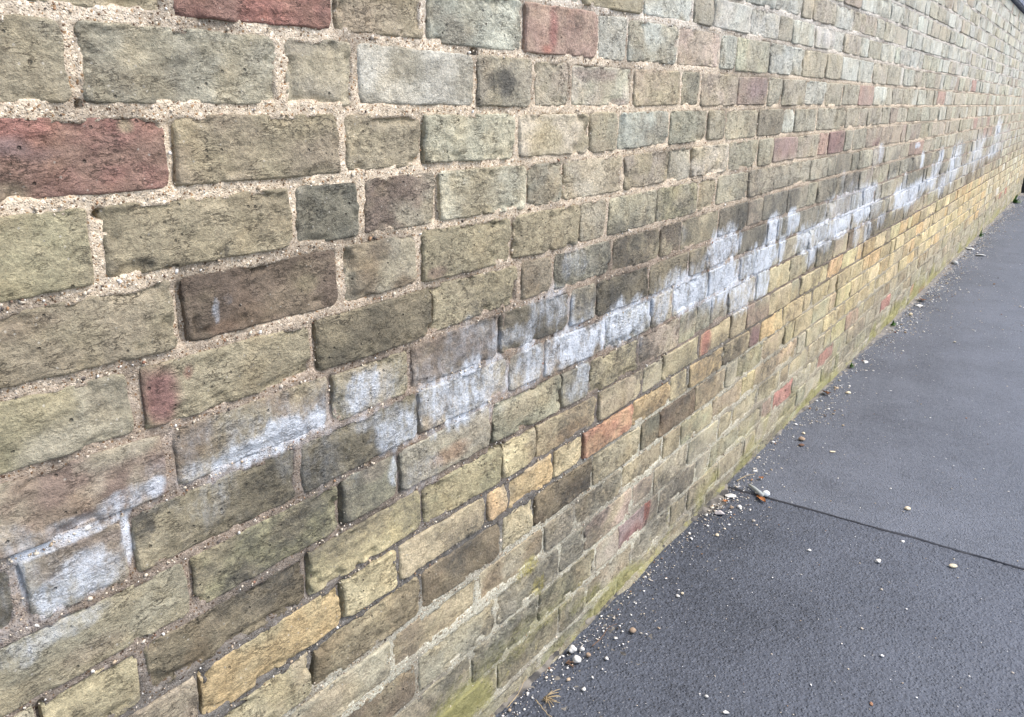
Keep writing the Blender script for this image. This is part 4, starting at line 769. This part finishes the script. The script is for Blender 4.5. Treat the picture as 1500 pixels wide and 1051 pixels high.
# ---- ragged cement lip where the wall meets the path
xs = np.arange(-1.0, WALL_END, 0.012)
wl = 0.0005 + 0.008 * smooth(0.45, 0.75, fbm(xs * 6, xs * 0, 301, 3)) + 0.004 * vnoise(xs * 60, xs * 0, 303)
hl = -0.005 + 0.014 * smooth(0.4, 0.8, fbm(xs * 5, xs * 0 + 3, 305, 3)) + 0.006 * vnoise(xs * 70, xs * 0, 307)
prof = [np.stack([xs, xs * 0 + 0.012, hl + 0.012], -1), np.stack([xs, -0.004 - wl * 0.15, hl], -1), np.stack([xs, -0.004 - wl * 0.65, hl * 0.62], -1), np.stack([xs, -0.006 - wl, xs * 0 - 0.01], -1)]
P = np.concatenate(prof); n = len(xs)
F = np.concatenate([np.stack([np.arange(n - 1) + j * n, np.arange(n - 1) + (j + 1) * n, np.arange(1, n) + (j + 1) * n, np.arange(1, n) + j * n], -1) for j in range(3)])
lipc = np.array(srgb((138, 134, 118)))[None] * (0.65 + 0.6 * fbm(P[:, 0] * 20, P[:, 2] * 100, 311, 3))[:, None]
st = stain_fields(P[:, 0], P[:, 2] + 0.0); st[:, 1] = smooth(0.35, 0.7, fbm(P[:, 0] * 14, P[:, 2] * 50, 313, 4))
add("cement_lip", new_mesh("cement_lip", P, F, {"Col": np.concatenate([lipc, np.ones((len(P), 1))], 1), "Stain": st}), MAT_MORTAR, wall)

# ---- coping of dark blue bricks on edge
MAT_COPING = make_solid("blue_engineering_brick", srgb((92, 100, 122)), 0.55, 40, 0.35, 0.4, 0.002, 0.5)
def chamfer_box(sx, sy, sz, ch):
    bm = bmesh.new(); bmesh.ops.create_cube(bm, size=1.0)
    for v in bm.verts: v.co = (v.co.x * sx, v.co.y * sy, v.co.z * sz)
    bmesh.ops.bevel(bm, geom=bm.edges[:], offset=ch, segments=2, affect='EDGES')
    me = bpy.data.meshes.new("block"); bm.to_mesh(me); bm.free()
    return me
cop_me = chamfer_box(0.222, 0.285, 0.075, 0.008); cop_me.name = "coping_brick"
x = WALL_START
while x < WALL_END:
    o = add("coping_brick", cop_me, MAT_COPING, wall, (x + 0.1125, 0.1075, TOP + 0.0465 + rnd.uniform(-0.001, 0.001)), (0, 0, rnd.uniform(-0.006, 0.006)))
    x += 0.2325

# ---------------------------------------------------------------- path, kerb, road
MAT_PATH_NEAR = make_asphalt("coarse_asphalt", (0.016, 0.019, 0.026), (0.076, 0.085, 0.106), 150, 0.46, 0.962)
MAT_PATH_FAR = make_asphalt("worn_asphalt", (0.030, 0.035, 0.045), (0.112, 0.122, 0.146), 170, 0.48, 0.962)
SEAM_X = 2.30
def sheet(name, x0, x1, y0, y1, z, mat, cell=None, amp=0.0, lumps=False):
    nx = 2 if not cell else int((x1 - x0) / cell) + 2
    ny = 2 if not cell else int((y1 - y0) / cell) + 2
    X, Y = np.meshgrid(np.linspace(x0, x1, nx), np.linspace(y0, y1, ny))
    Z = np.full(X.shape, float(z))
    if cell and lumps:
        gx = X * 135.0; gy = Y * 135.0; best = np.full(X.shape, 9.0); hh = np.zeros(X.shape)
        for ox in (-1, 0, 1):
            for oy in (-1, 0, 1):
                ix = np.floor(gx) + ox; iy = np.floor(gy) + oy
                dd = np.hypot(gx - ix - _hash(ix, iy, 501), gy - iy - _hash(ix, iy, 503))
                nearer = dd < best
                hh = np.where(nearer, _hash(ix, iy, 507), hh); best = np.minimum(best, dd)
        Z = Z + np.sqrt(np.clip(1 - best / 0.85, 0, 1)) * (0.4 + 0.6 * hh) * 0.0021 - 0.0014
    if cell: Z = Z + (fbm(X * 2.2, Y * 2.2, 401, 3) - 0.5) * amp + (fbm(X * 70, Y * 70, 405, 2) - 0.5) * 0.0018
    P = np.stack([X, Y, Z], -1).reshape(-1, 3); idx = np.arange(nx * ny).reshape(ny, nx)
    F = np.stack([idx[:-1, :-1], idx[:-1, 1:], idx[1:, 1:], idx[1:, :-1]], -1).reshape(-1, 4)
    return add(name, new_mesh(name, P, F), mat)
PATH_Y = -1.75
ground = tag(sheet("ground", -600, 600, -600, 600, -0.30, make_solid("bare_earth", (0.16, 0.13, 0.09), 0.9, 3.0)), kind="structure")
path = tag(sheet("path", 0.7, SEAM_X, -0.95, 0.03, 0.0, MAT_PATH_NEAR, 0.0034, 0.006, True), kind="structure")
for x0_, x1_, y0_, y1_ in ((-2.5, 0.7, PATH_Y, 0.03), (0.7, SEAM_X, PATH_Y, -0.95)):
    tag(sheet("path", x0_, x1_, y0_, y1_, 0.0, MAT_PATH_NEAR, 0.02, 0.006), kind="structure")
pathf = tag(sheet("path", SEAM_X, 17.0, PATH_Y, 0.03, 0.0012, MAT_PATH_FAR, 0.016, 0.006), kind="structure")
# seam: bitumen run into the joint, its edges wandering
ys = np.linspace(-0.012, PATH_Y, 220)
c = SEAM_X + 0.011 * (fbm(ys * 6, ys * 0, 411, 4) - 0.5) * 2
hw = (0.0052 + 0.0090 * (fbm(ys * 22, ys * 0, 415, 3) - 0.5)) * (1 - 0.45 * smooth(-0.45, -0.8, ys))
P = np.concatenate([np.stack([c - hw, ys, ys * 0 - 0.001], -1), np.stack([c - hw * 0.5, ys, ys * 0 + 0.0024], -1), np.stack([c + hw * 0.5, ys, ys * 0 + 0.0030], -1), np.stack([c + hw, ys, ys * 0 + 0.001], -1)])
n = len(ys)
F = np.concatenate([np.stack([np.arange(n - 1) + (j + 1) * n, np.arange(n - 1) + j * n, np.arange(1, n) + j * n, np.arange(1, n) + (j + 1) * n], -1) for j in range(3)])
seam = add("tar_seam", new_mesh("tar_seam", P, F[:, ::-1]), make_solid("bitumen", (0.016, 0.017, 0.022), 0.5, 180, 0.4, 0.5, 0.002, 0.5), path)
tag(seam, "dark bitumen joint running across the path from the wall")
kerb = tag(add("kerb", chamfer_box(19.5, 0.125, 0.30, 0.012), make_solid("kerb_concrete", (0.33, 0.32, 0.30), 0.85, 60), None, (7.25, PATH_Y - 0.065, -0.142)), kind="structure")
road = tag(sheet("road", -60, 80, -8.0, PATH_Y - 0.12, -0.115, make_asphalt("road_asphalt", (0.03, 0.03, 0.034), (0.09, 0.09, 0.095), 90, 0.5)), kind="structure")

# ---- silt packed into the foot of the wall, petering out over the asphalt
xs = np.concatenate([np.arange(0.6, 3.0, 0.006), np.arange(3.0, WALL_END, 0.02)]); ysl = np.linspace(0.012, -0.17, 40)
X, Y = np.meshgrid(xs, ysl)
reach = 0.004 + (0.010 + 0.030 * smooth(2.0, 3.0, X)) * smooth(0.4, 0.75, fbm(X * 3.5, X * 0, 431, 3)) + 0.05 * smooth(2.8, 4.5, X) + 0.05 * np.exp(-((X - 2.18) / 0.10) ** 2)
Zs = 0.0075 * (1 - smooth(0.0, 1.0, -Y / reach)) - 0.0035 + 0.0085 * (fbm(X * 60, Y * 60, 433, 4, 0.6) - 0.5)
P = np.stack([X, Y, Zs], -1).reshape(-1, 3); idx = np.arange(P.shape[0]).reshape(len(ysl), len(xs))
F = np.stack([idx[:-1, :-1], idx[1:, :-1], idx[1:, 1:], idx[:-1, 1:]], -1).reshape(-1, 4)
tone = smooth(0.3, 0.7, fbm(P[:, 0] * 60, P[:, 1] * 60, 437, 3))[:, None]
dustc = np.array(srgb((60, 58, 56))) * (1 - tone) + np.array(srgb((124, 118, 108))) * tone
pale_ = smooth(3.0, 5.0, P[:, 0])[:, None]; dustc = dustc * (1 - 0.4 * pale_) + np.array(srgb((140, 136, 132))) * 0.4 * pale_
tag(add("silt", new_mesh("silt", P, F, {"Col": np.concatenate([dustc, np.ones((len(P), 1))], 1)}), MAT_GRAIN), "grey brown silt packed along the foot of the brick wall", "silt", kind="stuff")

# ---- loose grit over the path: nobody could count it
pts, siz, colr = [], [], []
for _ in range(7500):
    u = RNG.random()
    if u < 0.45:
        s = 0.7 + 12.2 * RNG.random() ** 1.6; y = -0.012 - RNG.exponential(0.035 if s < 4 else 0.06)
    elif u < 0.62:
        s = 3.0 + 10 * RNG.random() ** 1.5; y = -0.03 - abs(RNG.normal(0.045, 0.05))
    elif u < 0.65:
        s = 2.18 + RNG.normal(0, 0.09); y = -0.02 - RNG.exponential(0.05)
    else:
        s = 0.8 + 11.0 * RNG.random() ** 1.9; y = -0.02 - 1.5 * RNG.random()
    if y < -1.6 or y > -0.008: continue
    size = 0.0008 + RNG.exponential(0.00065 if u > 0.70 else 0.0009)
    if s > 4.5: size *= 1.7
    size = min(size, 0.0065)
    pts.append((s, y, (0.0008 if s < SEAM_X else 0.0016) + size * 0.35)); siz.append(size)
    colr.append(GRIT_COLS[int(RNG.choice(len(GRIT_COLS), p=[.21, .32, .08, .03, .03, .05, .14, .12, .02]))])
P, F, C = pebbles(np.array(pts), np.array(siz), np.array(colr), 9, 0.5)
grit = tag(add("grit", new_mesh("grit", P, F, {"Col": C}), MAT_GRAIN), "pale loose grit and stone chippings scattered over the asphalt along the wall foot", "grit", kind="stuff")

# ---------------------------------------------------------------- single stones and litter on the path
def stone_mesh(name, size, seed, flat=0.6, long=1.0, sub=3, rough=0.22, facet=False):
    bm = bmesh.new(); bmesh.ops.create_icosphere(bm, subdivisions=sub, radius=1.0)
    r = np.random.default_rng(seed)
    V = np.array([v.co[:] for v in bm.verts]); F = np.array([[v.index for v in f.verts] for f in bm.faces]); bm.free()
    o = r.uniform(0, 50, 3)
    nz = fbm(V[:, 0] * 1.3 + o[0] + V[:, 2], V[:, 1] * 1.3 + o[1] - V[:, 2] * 0.7, seed, 3) - 0.5
    V = V * (1 + nz * rough * 3.2)[:, None]
    if facet:
        for _ in range(7):
            d = r.normal(0, 1, 3); d /= np.linalg.norm(d)
            t = r.uniform(0.45, 0.8); q = V @ d
            V = V - np.clip(q - t, 0, None)[:, None] * d
    V = V * np.array([size * long, size, size * flat])
    V[:, 2] -= V[:, 2].min() + size * flat * 0.10
    return new_mesh(name, V, F)
STONE_MATS = {}
def stone_mat(key):
    if key not in STONE_MATS:
        col = {'white': (206, 202, 194), 'cream': (216, 200, 170), 'tan': (160, 138, 116), 'brown': (104, 78, 62), 'grey': (176, 176, 172), 'orange': (156, 116, 88), 'pinkwhite': (214, 202, 196)}[key]
        STONE_MATS[key] = make_solid("stone_" + key, srgb(col), 0.85, 160, 0.28, 0.6, 0.0015)
    return STONE_MATS[key]
def stone(name, label, cat, mat, s, y, mm, seed, flat=0.6, long=1.0, rz=0.0, facet=False, rough=0.27, group=None):
    z = 0.0 if s < SEAM_X else 0.0008
    o = add(name, stone_mesh(name, mm * 0.85 / 2000.0, seed, flat, long, 3, rough, facet), stone_mat(mat), None, (s, y, z), (0, 0, rz))
    return tag(o, label, cat, group)
LUMPS = "crumbled white mortar lumps"
stone("mortar_lump", "larger white mortar lump touching the mossy wall foot", "rubble", 'white', 1.338, -0.026, 22, 1, 0.75, 1.05, 0.4, rough=0.3, group=LUMPS)
stone("mortar_lump", "white mortar lump lying in front of its twin at the mossy wall foot", "rubble", 'white', 1.316, -0.050, 21, 2, 0.75, 1.1, -0.3, rough=0.3, group=LUMPS)
stone("mortar_lump", "smallest white mortar crumb beside the pair of lumps at the wall foot", "rubble", 'white', 1.354, -0.040, 13, 3, 0.8, 1.0, 0.9, rough=0.3, group=LUMPS)
stone("pebble", "round tan pebble next to the white mortar lumps", "pebble", 'tan', 1.346, -0.060, 12, 4, 0.8)
stone("mortar_chip", "angular white chip by the wall just before the tar seam", "rubble", 'white', 2.236, -0.038, 34, 5, 0.35, 1.25, -0.6, True, group=LUMPS)
stone("mortar_chip", "pinkish white broken chunk lying in dirt before the tar seam", "rubble", 'pinkwhite', 2.112, -0.055, 32, 6, 0.5, 1.4, -0.9, True, group=LUMPS)
stone("pebble", "orange tan pebble between the white chip and the broken chunk", "pebble", 'tan', 2.170, -0.069, 15, 7, 0.7, 1.1, 0.5, True)
stone("mortar_chip", "small white chip tight against the wall beside the broken chunk", "rubble", 'white', 2.083, -0.026, 14, 8, 0.6, 1.2, 0.2, True, group=LUMPS)
stone("pebble", "smooth orange tan pebble alone on the near asphalt", "pebble", 'tan', 1.477, -0.098, 17, 9, 0.7, 1.1, 0.3, rough=0.08)
stone("stone_chip", "white triangular chip on open asphalt left of the white pebble", "stone", 'white', 2.064, -0.316, 15, 10, 0.5, 1.0, 0.3, True)
stone("stone_chip", "white pebble on open asphalt just before the tar seam", "stone", 'white', 2.111, -0.476, 15, 11, 0.6, 1.2, -0.4)
stone("pebble", "cream pebble on the worn asphalt beyond the tar seam", "pebble", 'cream', 2.469, -0.482, 18, 12, 0.6, 1.3, -0.6, rough=0.1)
stone("pebble", "oval cream pebble beside the tar seam near the right edge", "pebble", 'cream', 2.202, -0.637, 17, 13, 0.55, 1.5, -0.8, rough=0.08)
stone("stone_chip", "small orange brown chip at the lower right of the path", "stone", 'orange', 1.542, -0.580, 10, 14, 0.5, 1.4, 0.5, True)
stone("stone_chip", "white chip at the very bottom edge of the view", "stone", 'white', 1.351, -0.357, 13, 15, 0.6, 1.1, 0.8, True)
stone("stone_chip", "little round white stone just above the bottom edge chip", "stone", 'white', 1.372, -0.310, 8, 16, 0.7)
stone("pebble", "tan pebble left of the tar seam rubble on dark asphalt", "pebble", 'cream', 1.994, -0.092, 12, 17, 0.6, 1.2, 0.3, rough=0.1)
stone("stone_chip", "white chip of a close pair beside the wall on near asphalt", "stone", 'white', 1.664, -0.122, 12, 18, 0.5, 1.2, 0.4, True)
stone("stone_chip", "cream chip of a close pair beside the wall on near asphalt", "stone", 'cream', 1.680, -0.128, 10, 19, 0.6, 1.0, 0.9, True)
stone("stone_chip", "cream angular chip by the wall beyond the seam", "stone", 'cream', 2.864, -0.074, 16, 20, 0.6, 1.0, 0.4, True)
stone("pebble", "reddish tan pebble beyond the seam in front of the red brick", "pebble", 'tan', 2.80, -0.086, 22, 21, 0.6, 1.1, 0.1)
stone("pebble", "dark brown flat pebble beside the reddish tan pebble", "pebble", 'brown', 2.752, -0.099, 20, 22, 0.4, 1.3, -0.5, rough=0.08)
stone("stone_chip", "long cream chip lying out on the worn asphalt", "stone", 'cream', 2.761, -0.200, 16, 23, 0.35, 1.8, -0.7, True)
stone("stone_chip", "cream lump with dark side near the dead leaf", "stone", 'cream', 3.403, -0.097, 24, 24, 0.5, 1.4, -0.4, True)
stone("stone_chip", "white chip beside the weed at the wall foot", "stone", 'white', 3.879, -0.057, 28, 25, 0.4, 1.4, 0.3, True)
stone("stone_chip", "white slab of mortar in the far gravel strip", "rubble", 'white', 5.216, -0.055, 40, 26, 0.35, 1.7, -0.5, True, group=LUMPS)
stone("stone_chip", "cream lump in the far gravel strip nearest the white slab", "rubble", 'cream', 4.945, -0.062, 30, 27, 0.6, 1.3, 0.4, True)
stone("stone_chip", "grey white flat stone farthest along the wall foot", "rubble", 'grey', 7.587, -0.045, 75, 28, 0.35, 1.4, 0.5, True)
stone("stone_chip", "grey white flat stone farther out than its far neighbour", "rubble", 'grey', 7.334, -0.143, 62, 29, 0.3, 1.6, -0.5, True)
stone("stone_chip", "pale rounded lump at the far mossy wall foot", "rubble", 'grey', 6.81, -0.034, 50, 30, 0.6, 1.2, 0.2)

# ---- litter stick with a round white end
def tube(path_pts, radii, seg=10, cap=True):
    P, F = [], []
    pts_ = [Vector(p) for p in path_pts]
    for i, p in enumerate(pts_):
        t = (pts_[min(i + 1, len(pts_) - 1)] - pts_[max(i - 1, 0)]).normalized()
        a = t.orthogonal().normalized() if abs(t.z) > 0.95 else t.cross(Vector((0, 0, 1))).normalized()
        b = t.cross(a)
        for j in range(seg):
            an = 2 * math.pi * j / seg
            P.append(tuple(p + (a * math.cos(an) + b * math.sin(an)) * radii[i]))
    n = len(pts_)
    for i in range(n - 1):
        for j in range(seg):
            F.append((i * seg + j, i * seg + (j + 1) % seg, (i + 1) * seg + (j + 1) % seg, (i + 1) * seg + j))
    P.append(tuple(pts_[0])); P.append(tuple(pts_[-1]))
    a0, a1 = len(P) - 2, len(P) - 1
    T = [(a0, (j + 1) % seg, j) for j in range(seg)] + [(a1, (n - 1) * seg + j, (n - 1) * seg + (j + 1) % seg) for j in range(seg)]
    return np.array(P), [np.array(F), np.array(T)]
stick = add("litter_stick", None, loc=(2.305, -0.095, 0.004))
tag(stick, "grey weathered stick with a round white end lying where the tar seam meets the wall", "litter")
P, F = tube([(0.030, 0.034, 0.004), (0.012, 0.014, 0.0065), (-0.008, -0.008, 0.007), (-0.022, -0.024, 0.007)], [0.003, 0.0055, 0.0062, 0.006])
add("shaft", new_mesh("shaft", P, F), make_solid("weathered_plastic", srgb((168, 172, 168)), 0.6, 90, 0.3), stick)
add("round_end", stone_mesh("round_end", 0.0105, 41, 0.85, 1.0, 3, 0.06), make_solid("chalky_white", srgb((228, 230, 226)), 0.7, 120, 0.12), stick, (-0.006, -0.030, 0.0))

# ---- dead leaves
def leaf_mesh(name, ln, wd, seed):
    r = np.random.default_rng(seed)
    us = np.linspace(0, 1, 13); vs = np.linspace(-1, 1, 7)
    U, V = np.meshgrid(us, vs)
    half = wd * np.sin(np.pi * np.clip(U, 0.01, 0.99) ** 0.8) * (1 + 0.18 * np.sin(U * 40 + seed))
    X = (U - 0.5) * ln; Y = V * half
    Z = 0.002 + 0.30 * wd * np.abs(V) ** 1.5 + 0.35 * wd * (fbm(U * 4, V * 2 + 5, seed, 2) - 0.3) + 0.2 * wd * np.sin(U * 5)
    Z = np.clip(Z, 0.0008, None)
    P = np.stack([X, Y, Z], -1).reshape(-1, 3); idx = np.arange(P.shape[0]).reshape(7, 13)
    F = np.stack([idx[:-1, :-1], idx[:-1, 1:], idx[1:, 1:], idx[1:, :-1]], -1).reshape(-1, 4)
    P2 = P.copy(); P2[:, 2] += 0.0006
    return new_mesh(name, np.concatenate([P, P2]), np.concatenate([F[:, ::-1], F + len(P)]))
MAT_LEAF = make_solid("dead_leaf", srgb((112, 76, 52)), 0.75, 90, 0.4)
MAT_LEAF_O = make_solid("orange_leaf", srgb((160, 104, 60)), 0.7, 90, 0.4)
tag(add("dead_leaf", leaf_mesh("dead_leaf", 0.040, 0.016, 51), MAT_LEAF, None, (3.335, -0.026, 0.004), (0.2, 0, 0.6)), "curled brown dead leaf against the wall foot beyond the red brick", "leaf")
tag(add("dead_leaf", leaf_mesh("dead_leaf", 0.060, 0.022, 52), MAT_LEAF, None, (5.373, -0.046, 0.004), (0.2, 0, 0.2)), "brown dead leaf in the far gravel strip behind the white slab", "leaf")
tag(add("dead_leaf", leaf_mesh("dead_leaf", 0.050, 0.008, 53), MAT_LEAF_O, None, (2.272, -0.118, 0.002), (0, 0, 0.85)), "narrow orange leaf tucked along the litter stick", "leaf")
tag(add("dead_leaf", leaf_mesh("dead_leaf", 0.020, 0.007, 54), MAT_LEAF_O, None, (2.195, -0.040, 0.002), (0, 0, 0.2)), "tiny orange leaf scrap between white chip and wall", "leaf")
tag(add("dead_leaf", leaf_mesh("dead_leaf", 0.018, 0.007, 55), MAT_LEAF_O, None, (2.405, -0.074, 0.005), (0, 0, 1.1)), "tiny orange leaf scrap just beyond the tar seam", "leaf")

# ---- twigs and dry stalks
MAT_TWIG = make_solid("dry_twig", srgb((112, 88, 70)), 0.8, 80, 0.35)
MAT_STRAW = make_solid("dry_straw", srgb((170, 150, 116)), 0.8, 80, 0.3)
def twig(label, pts_, r0, mat, cat="twig", name="twig"):
    n = 9; q = [Vector(p) for p in pts_]
    fine = []
    for i in range(len(q) - 1):
        for t in range(n): fine.append(q[i].lerp(q[i + 1], t / n))
    fine.append(q[-1])
    org = Vector((q[0].x, q[0].y, 0.0))
    fine = [p - org + Vector((rnd.gauss(0, r0 * 0.5), rnd.gauss(0, r0 * 0.5), abs(rnd.gauss(0, r0 * 0.4)))) for p in fine]
    P, F = tube([tuple(p) for p in fine], [r0 * (1 - 0.5 * i / len(fine)) for i in range(len(fine))], 6)
    return tag(add(name, new_mesh(name, P, F), mat, None, tuple(org)), label, cat)
twig("thin brown forked twig standing off the mortar lumps", [(1.378, -0.052, 0.003), (1.410, -0.056, 0.004), (1.450, -0.050, 0.006), (1.470, -0.062, 0.010)], 0.0011, MAT_TWIG)
twig("long pale stalk at the bottom of the wall foot", [(1.165, -0.045, 0.004), (1.145, -0.085, 0.004), (1.140, -0.115, 0.003)], 0.0012, MAT_STRAW)
twig("grey stalk leaning on the wall foot at the lower edge", [(1.115, -0.012, 0.004), (1.150, -0.014, 0.012), (1.185, -0.010, 0.030)], 0.0010, MAT_STRAW)
twig("straw coloured stalk lying along the wall above the tar seam", [(2.345, -0.020, 0.005), (2.395, -0.032, 0.006), (2.425, -0.050, 0.006)], 0.0013, MAT_STRAW)
def tuft(label, s, y, n, ln, mat, spread, cat, name, z0=0.001):
    root = add(name, None, loc=(s, y, z0)); tag(root, label, cat)
    for i in range(n):
        a = rnd.uniform(0, 2 * math.pi); l = ln * rnd.uniform(0.5, 1.1); e = rnd.uniform(*spread)
        d = Vector((math.cos(a) * math.cos(e), -abs(math.sin(a)) * math.cos(e), math.sin(e)))
        p0 = Vector((rnd.gauss(0, ln * 0.12), rnd.gauss(0, ln * 0.05), 0))
        pts_ = [p0 + d * l * t + Vector((0, 0, -0.35 * l * t * t * math.cos(e))) for t in (0, 0.35, 0.7, 1.0)]
        pts_ = [Vector((p.x, p.y, max(p.z, 0.001))) for p in pts_]
        if cat == "weed":
            side = d.cross(Vector((0, 0, 1))).normalized() if abs(d.z) < 0.98 else Vector((1, 0, 0))
            w = ln * 0.09
            ws = [0.5, 1.0, 0.8, 0.05]
            P = []; 
            for p, q in zip(pts_, ws):
                P += [tuple(p - side * w * q), tuple(p + Vector((0, 0, w * 0.3 * q))), tuple(p + side * w * q)]
            P += [(x_, y_, z_ + 0.0005) for x_, y_, z_ in P]
            F = []
            for j in range(3):
                for c_ in range(2):
                    b = j * 3 + c_
                    F.append((b, b + 1, b + 4, b + 3)); F.append((b + 12, b + 15, b + 16, b + 13))
            add("leaf", new_mesh("leaf", np.array(P), np.array(F)), mat, root)
        else:
            P, F = tube([tuple(p) for p in pts_], [0.0009, 0.0008, 0.0007, 0.0004], 5)
            add("stalk", new_mesh("stalk", P, F), mat, root)
    return root
tuft("small heap of dry straw stalks on dark asphalt below the mortar lumps", 1.185, -0.055, 13, 0.035, MAT_STRAW, (0.05, 0.6), "straw", "dry_grass")
tuft("little nest of brown root fibres in front of the mortar lumps", 1.300, -0.035, 9, 0.020, MAT_TWIG, (0.05, 0.6), "roots", "root_fibres")
MAT_WEED = make_solid("weed_green", (0.075, 0.16, 0.035), 0.6, 60, 0.35)
tuft("bushiest green weed at the far end of the wall foot", 11.6, -0.03, 40, 0.11, MAT_WEED, (0.3, 1.4), "weed", "weed", 0.004)
tuft("small green weed in the wall foot beside the gravel strip", 4.65, -0.022, 20, 0.036, MAT_WEED, (0.3, 1.3), "weed", "weed", 0.004)
tuft("small green weed in the wall foot nearest the white chip", 3.76, -0.022, 16, 0.028, MAT_WEED, (0.3, 1.3), "weed", "weed", 0.004)
tuft("low green weed between the far flat stones and the wall", 8.4, -0.02, 18, 0.06, MAT_WEED, (0.3, 1.3), "weed", "weed", 0.004)

# ---------------------------------------------------------------- dark boarded gate where the wall ends
gate = add("gate", None, loc=(WALL_END + 0.02, 0.0, 0.0))
tag(gate, "dark timber gate at the far end of the wall", "gate")
MAT_GATE = make_solid("dark_stained_timber", (0.018, 0.019, 0.022), 0.6, 30, 0.4, 0.4, 0.001, 0.4, (4, 4, 0.6))
post_me = chamfer_box(0.12, 0.12, 2.0, 0.008); post_me.name = "post"
for px in (0.06, 1.28): add("post", post_me, MAT_GATE, gate, (px, -0.05, 0.98))
board_me = chamfer_box(0.103, 0.022, 1.75, 0.004); board_me.name = "board"
for i in range(10): add("board", board_me, MAT_GATE, gate, (0.178 + 0.109 * i, -0.03 + rnd.uniform(-0.001, 0.001), 0.93))
rail_me = chamfer_box(1.09, 0.04, 0.10, 0.004); rail_me.name = "rail"
for rz_ in (0.25, 0.95, 1.6): add("rail", rail_me, MAT_GATE, gate, (0.67, 0.003, rz_))
